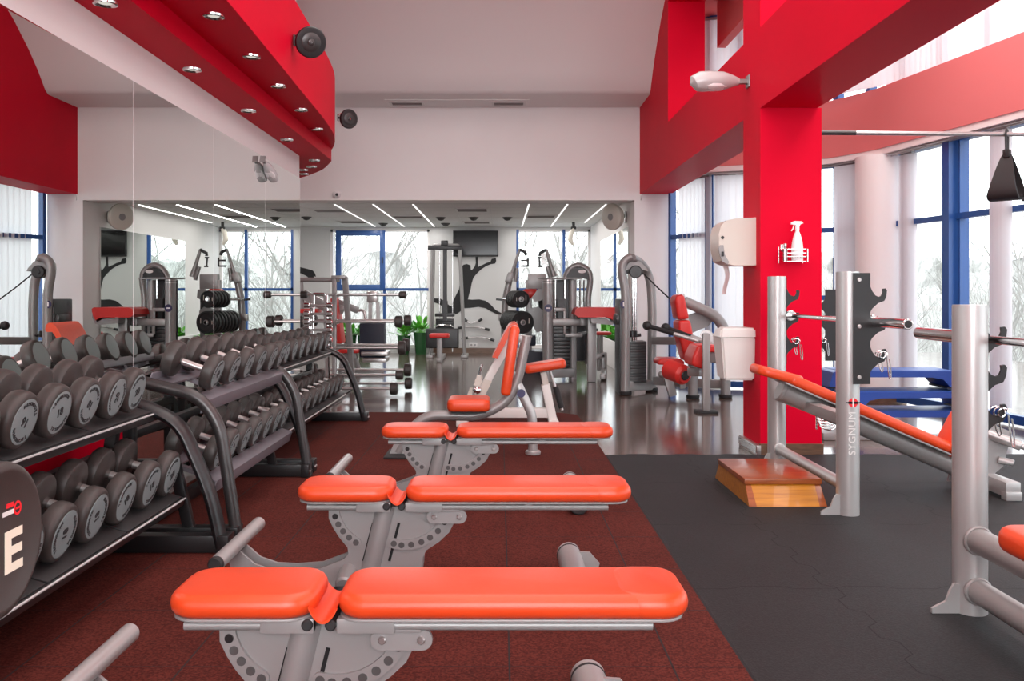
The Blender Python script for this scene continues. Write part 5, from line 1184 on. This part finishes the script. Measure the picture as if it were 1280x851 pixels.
upholstery([(425,480),(432,464),(560,478),(560,498),(440,500)],9.05,9.45,9.2,'long_pad',.02)
m=MB(); m.bar(G(445,520,9.25),G(560,540,9.25),.14,.12,bev=.02); m.bar(G(360,598,9.3),G(420,598,9.1),.09,.09,bev=.02); part('seat_frame',m,M['silver'],t,world=True)
c=G(300,605,9.6)
m=MB()
m.cyl(G(325,612,9.5)+V((0,-.10,0)),G(265,590,9.5)+V((0,.16,0)),.105,n=24,bev=.03); rp=part('roller_pad',m,M['crimson'],t,world=True)
m=MB(); e=G(325,612,9.5)+V((0,-.10,0)); dd=(G(325,612,9.5)+V((0,-.10,0))-G(265,590,9.5)-V((0,.16,0))).normalized(); m.cyl(e-dd*.02,e+dd*.012,.05,n=20,bev=.006); part('roller_cap',m,M['black'],rp,world=True)
m=MB(); m.bar(G(250,625,YX-.3),G(275,715,YX-.3),.07,.09,bev=.015); m.bar(G(322,620,YX-.4),G(322,680,YX-.4),.04,.06,bev=.01); m.sphere(G(220,610,YX-.2),.04,10); part('shin_lever',m,M['silver'],t,world=True)
m=MB(); 
for (a,b_) in (((150,375),(280,415)),((240,385),(365,430))):
    m.cyl(G(*a,9.9),G(*b_,9.7),.025,n=12); m.sphere(G(*a,9.9),.05,12)
part('hand_grip',m,M['soft_black'],t,world=True)
m=MB(); m.cyl(G(280,415,9.7),G(400,450,9.6),.022,n=12); m.cyl(G(365,430,9.7),G(500,480,9.5),.028,n=12); m.cyl(G(438,430,9.7),G(438,430,9.85),.075,n=18); m.cyl(G(480,445,9.7),G(480,445,9.85),.075,n=18); part('grip_lever',m,M['alu'],t,world=True)
# ---------------------------------------------------------------- wall fan beside the opening
t=thing('wall_fan','round grey wall fan on the side wall just inside the opening','wall fan',(1.78,12.95,2.27))
o=V((1.60,12.93,2.26)); d=V((-.75,-.62,-.10))
m=MB(); m.lathe([(.05,.02),(.05,.165),(.035,.185),(0,.19),(-.05,.17),(-.09,.09),(-.10,.03)],o,d,32); part('fan_cage',m,M['beige'],t,world=True)
m=MB(); m.lathe([(.052,.05),(.058,.045),(.06,.01)],o,d,20); part('hub',m,M['silver'],t,world=True)
m=MB(); m.cyl(o-d.normalized()*.09,(1.775,12.98,2.28),.025,n=12); m.box((1.782,12.98,2.26),(.02,.09,.16),bev=.006); part('wall_arm',m,M['silver'],t,world=True)
t=thing('stage_lamp','small dark lamp head hanging from the ceiling by the second window','lamp',(1.36,16.9,2.5)); m=MB(); m.cyl((0,0,0),(0,0,-.09),.03,n=12); m.box((0,0,-.11),(.10,.09,.05),bev=.01); part('mount',m,M['black'],t); m=MB(); m.tube([(0,0,-.12),(-.05,0,-.22),(-.06,0,-.32),(-.01,0,-.42)],.07,16,ry=.05,radii=[.7,1,1,.5]); part('shade',m,M['beige'],t)
# ---------------------------------------------------------------- bare trees and brush outside
def grow(m,p,d,r,L,depth,rs):
    n=3; pts=[p]; q_=p; dd=d
    for k in range(n):
        dd=(dd+V((rs.uniform(-.16,.16),rs.uniform(-.16,.16),rs.uniform(-.04,.14)))).normalized(); q_=q_+dd*L/n; pts.append(q_)
    m.tube(pts,r,5 if depth>1 else 3,radii=[1,.88,.76,.64])
    if depth==0: return
    for k in range(3 if depth>1 else 4):
        a=rs.uniform(0,2*pi); tl=rs.uniform(.35,.85); s=V((cos(a),sin(a),0)); nd=(dd*cos(tl)+s*sin(tl)*.9+V((0,0,.15))).normalized()
        grow(m,pts[1+(k%3)],nd,r*.55,L*rs.uniform(.62,.8),depth-1,rs)
tm=[]
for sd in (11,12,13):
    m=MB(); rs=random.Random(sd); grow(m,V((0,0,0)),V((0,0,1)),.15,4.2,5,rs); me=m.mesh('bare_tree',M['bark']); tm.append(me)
rs=random.Random(5)
spots=[(11,13),(12,19),(14,25),(16.5,16),(17,31),(20,22),(9.5,24),(13,9),(22,12),(5,28),(2,26),(-2,27),(-6,27),(-3.6,24),(1.2,31),(-10,31),(-7,34),(7,36),(24,30),(13.5,36),(1.4,24),(10.8,17),(15,21),(18,27)]
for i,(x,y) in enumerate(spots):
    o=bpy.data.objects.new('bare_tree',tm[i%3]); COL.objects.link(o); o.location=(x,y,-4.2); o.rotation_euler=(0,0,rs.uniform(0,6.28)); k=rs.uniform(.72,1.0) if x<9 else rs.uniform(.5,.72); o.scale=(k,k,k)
    tag(o,'bare haze-paled winter tree standing outside beyond the gym windows','tree','bare trees outside the windows')
m=MB(); rs=random.Random(9)
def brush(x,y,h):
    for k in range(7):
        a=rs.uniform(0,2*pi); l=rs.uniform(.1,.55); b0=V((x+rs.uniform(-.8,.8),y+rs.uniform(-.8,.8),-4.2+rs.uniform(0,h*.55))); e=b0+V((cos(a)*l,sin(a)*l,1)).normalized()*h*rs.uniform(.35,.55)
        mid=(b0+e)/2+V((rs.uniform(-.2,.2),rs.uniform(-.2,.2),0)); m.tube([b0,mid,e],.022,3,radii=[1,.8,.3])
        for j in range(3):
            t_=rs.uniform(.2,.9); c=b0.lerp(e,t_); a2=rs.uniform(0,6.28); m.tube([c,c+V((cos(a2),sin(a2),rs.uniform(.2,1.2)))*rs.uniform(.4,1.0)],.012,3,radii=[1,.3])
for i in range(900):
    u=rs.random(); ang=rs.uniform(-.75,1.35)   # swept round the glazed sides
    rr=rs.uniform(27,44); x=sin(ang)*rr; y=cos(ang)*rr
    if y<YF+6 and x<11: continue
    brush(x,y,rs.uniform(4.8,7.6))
solo('undergrowth',m,M['twig'],'haze-paled brush and thicket in the distance outside the windows','undergrowth',kind='stuff')

# wooded bank far behind the trees
rs=random.Random(21); b=MB(); vs=[]; fs=[]; n=150; K=9
for i in range(n+1):
    ang=-.85+2.4*i/n
    for k in range(K):
        f=k/(K-1); rr=46+9*f+rs.uniform(-1.2,1.2); z=-4.3+7.4*sin(f*pi/2)+ (rs.uniform(-.7,.7) if k>1 else 0)
        vs.append((sin(ang)*rr,cos(ang)*rr,z))
for i in range(n):
    for k in range(K-1): a0=i*K+k; fs.append((a0,a0+K,a0+K+1,a0+1))
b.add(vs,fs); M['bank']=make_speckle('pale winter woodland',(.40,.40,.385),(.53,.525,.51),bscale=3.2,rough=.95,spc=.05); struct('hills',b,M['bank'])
# ---------------------------------------------------------------- daylight, strip lamps, added fill lights, camera
w=bpy.data.worlds.new('overcast sky'); SC.world=w; w.use_nodes=True
bg=w.node_tree.nodes['Background']; bg.inputs[0].default_value=(.95,.975,1,1); bg.inputs[1].default_value=3.0
def area(name,loc,rot,sx,sy,e,col=(1,.97,.94)):
    l=bpy.data.lights.new(name,'AREA'); l.shape='RECTANGLE'; l.size=sx; l.size_y=sy; l.energy=e; l.color=col
    o=bpy.data.objects.new(name,l); COL.objects.link(o); o.location=loc; o.rotation_euler=rot; return o
area('hall_overhead_fill',(.1,3.0,5.1),(0,0,0),3.0,10,170)  # unseen soft fill added under the vault to brighten the hall
for i,(x,ya,yb) in enumerate([(-2.45,13.5,17.9),(-1.88,13.5,17.9),(-1.29,13.5,17.9),(.43,13.5,17.9),(1.0,13.5,17.9),(1.57,13.5,16.9)]):
    area('strip_lamp',(x,(ya+yb)/2,2.484),(0,0,0),.03,yb-ya,16 if x<1.5 else 3)
area('side_bay_fill',(3.3,4.5,4.5),(0,0,0),1.4,8,150)  # added fill, out of view, strengthening the light on the window side
area('rear_fill_light',(.2,-4.6,2.6),(R(90),0,0),5,3.6,360,(.97,.98,1))  # unseen area fill added behind the camera for frontal light
cam=bpy.data.cameras.new('camera'); co=bpy.data.objects.new('camera',cam); COL.objects.link(co)
co.location=(0,0,H); co.rotation_euler=(R(90),0,0)
cam.sensor_width=36; cam.sensor_fit='HORIZONTAL'; cam.lens=36*FPX/1280
cam.shift_x=(640-CX)/1280; cam.shift_y=-(425.5-CY)/1280; cam.clip_start=.05; cam.clip_end=300
SC.camera=co
vs=SC.view_settings; vs.view_transform='Standard'; vs.look='None'; vs.gamma=1; vs.exposure=0.42; vs.use_curve_mapping=False
cy=SC.cycles; cy.max_bounces=10; cy.diffuse_bounces=4; cy.glossy_bounces=6; cy.transmission_bounces=6; cy.transparent_max_bounces=16
cy.use_denoising=True; cy.caustics_reflective=True; cy.caustics_refractive=False; cy.sample_clamp_indirect=6
try: cy.denoiser='OPENIMAGEDENOISE'
except Exception: pass
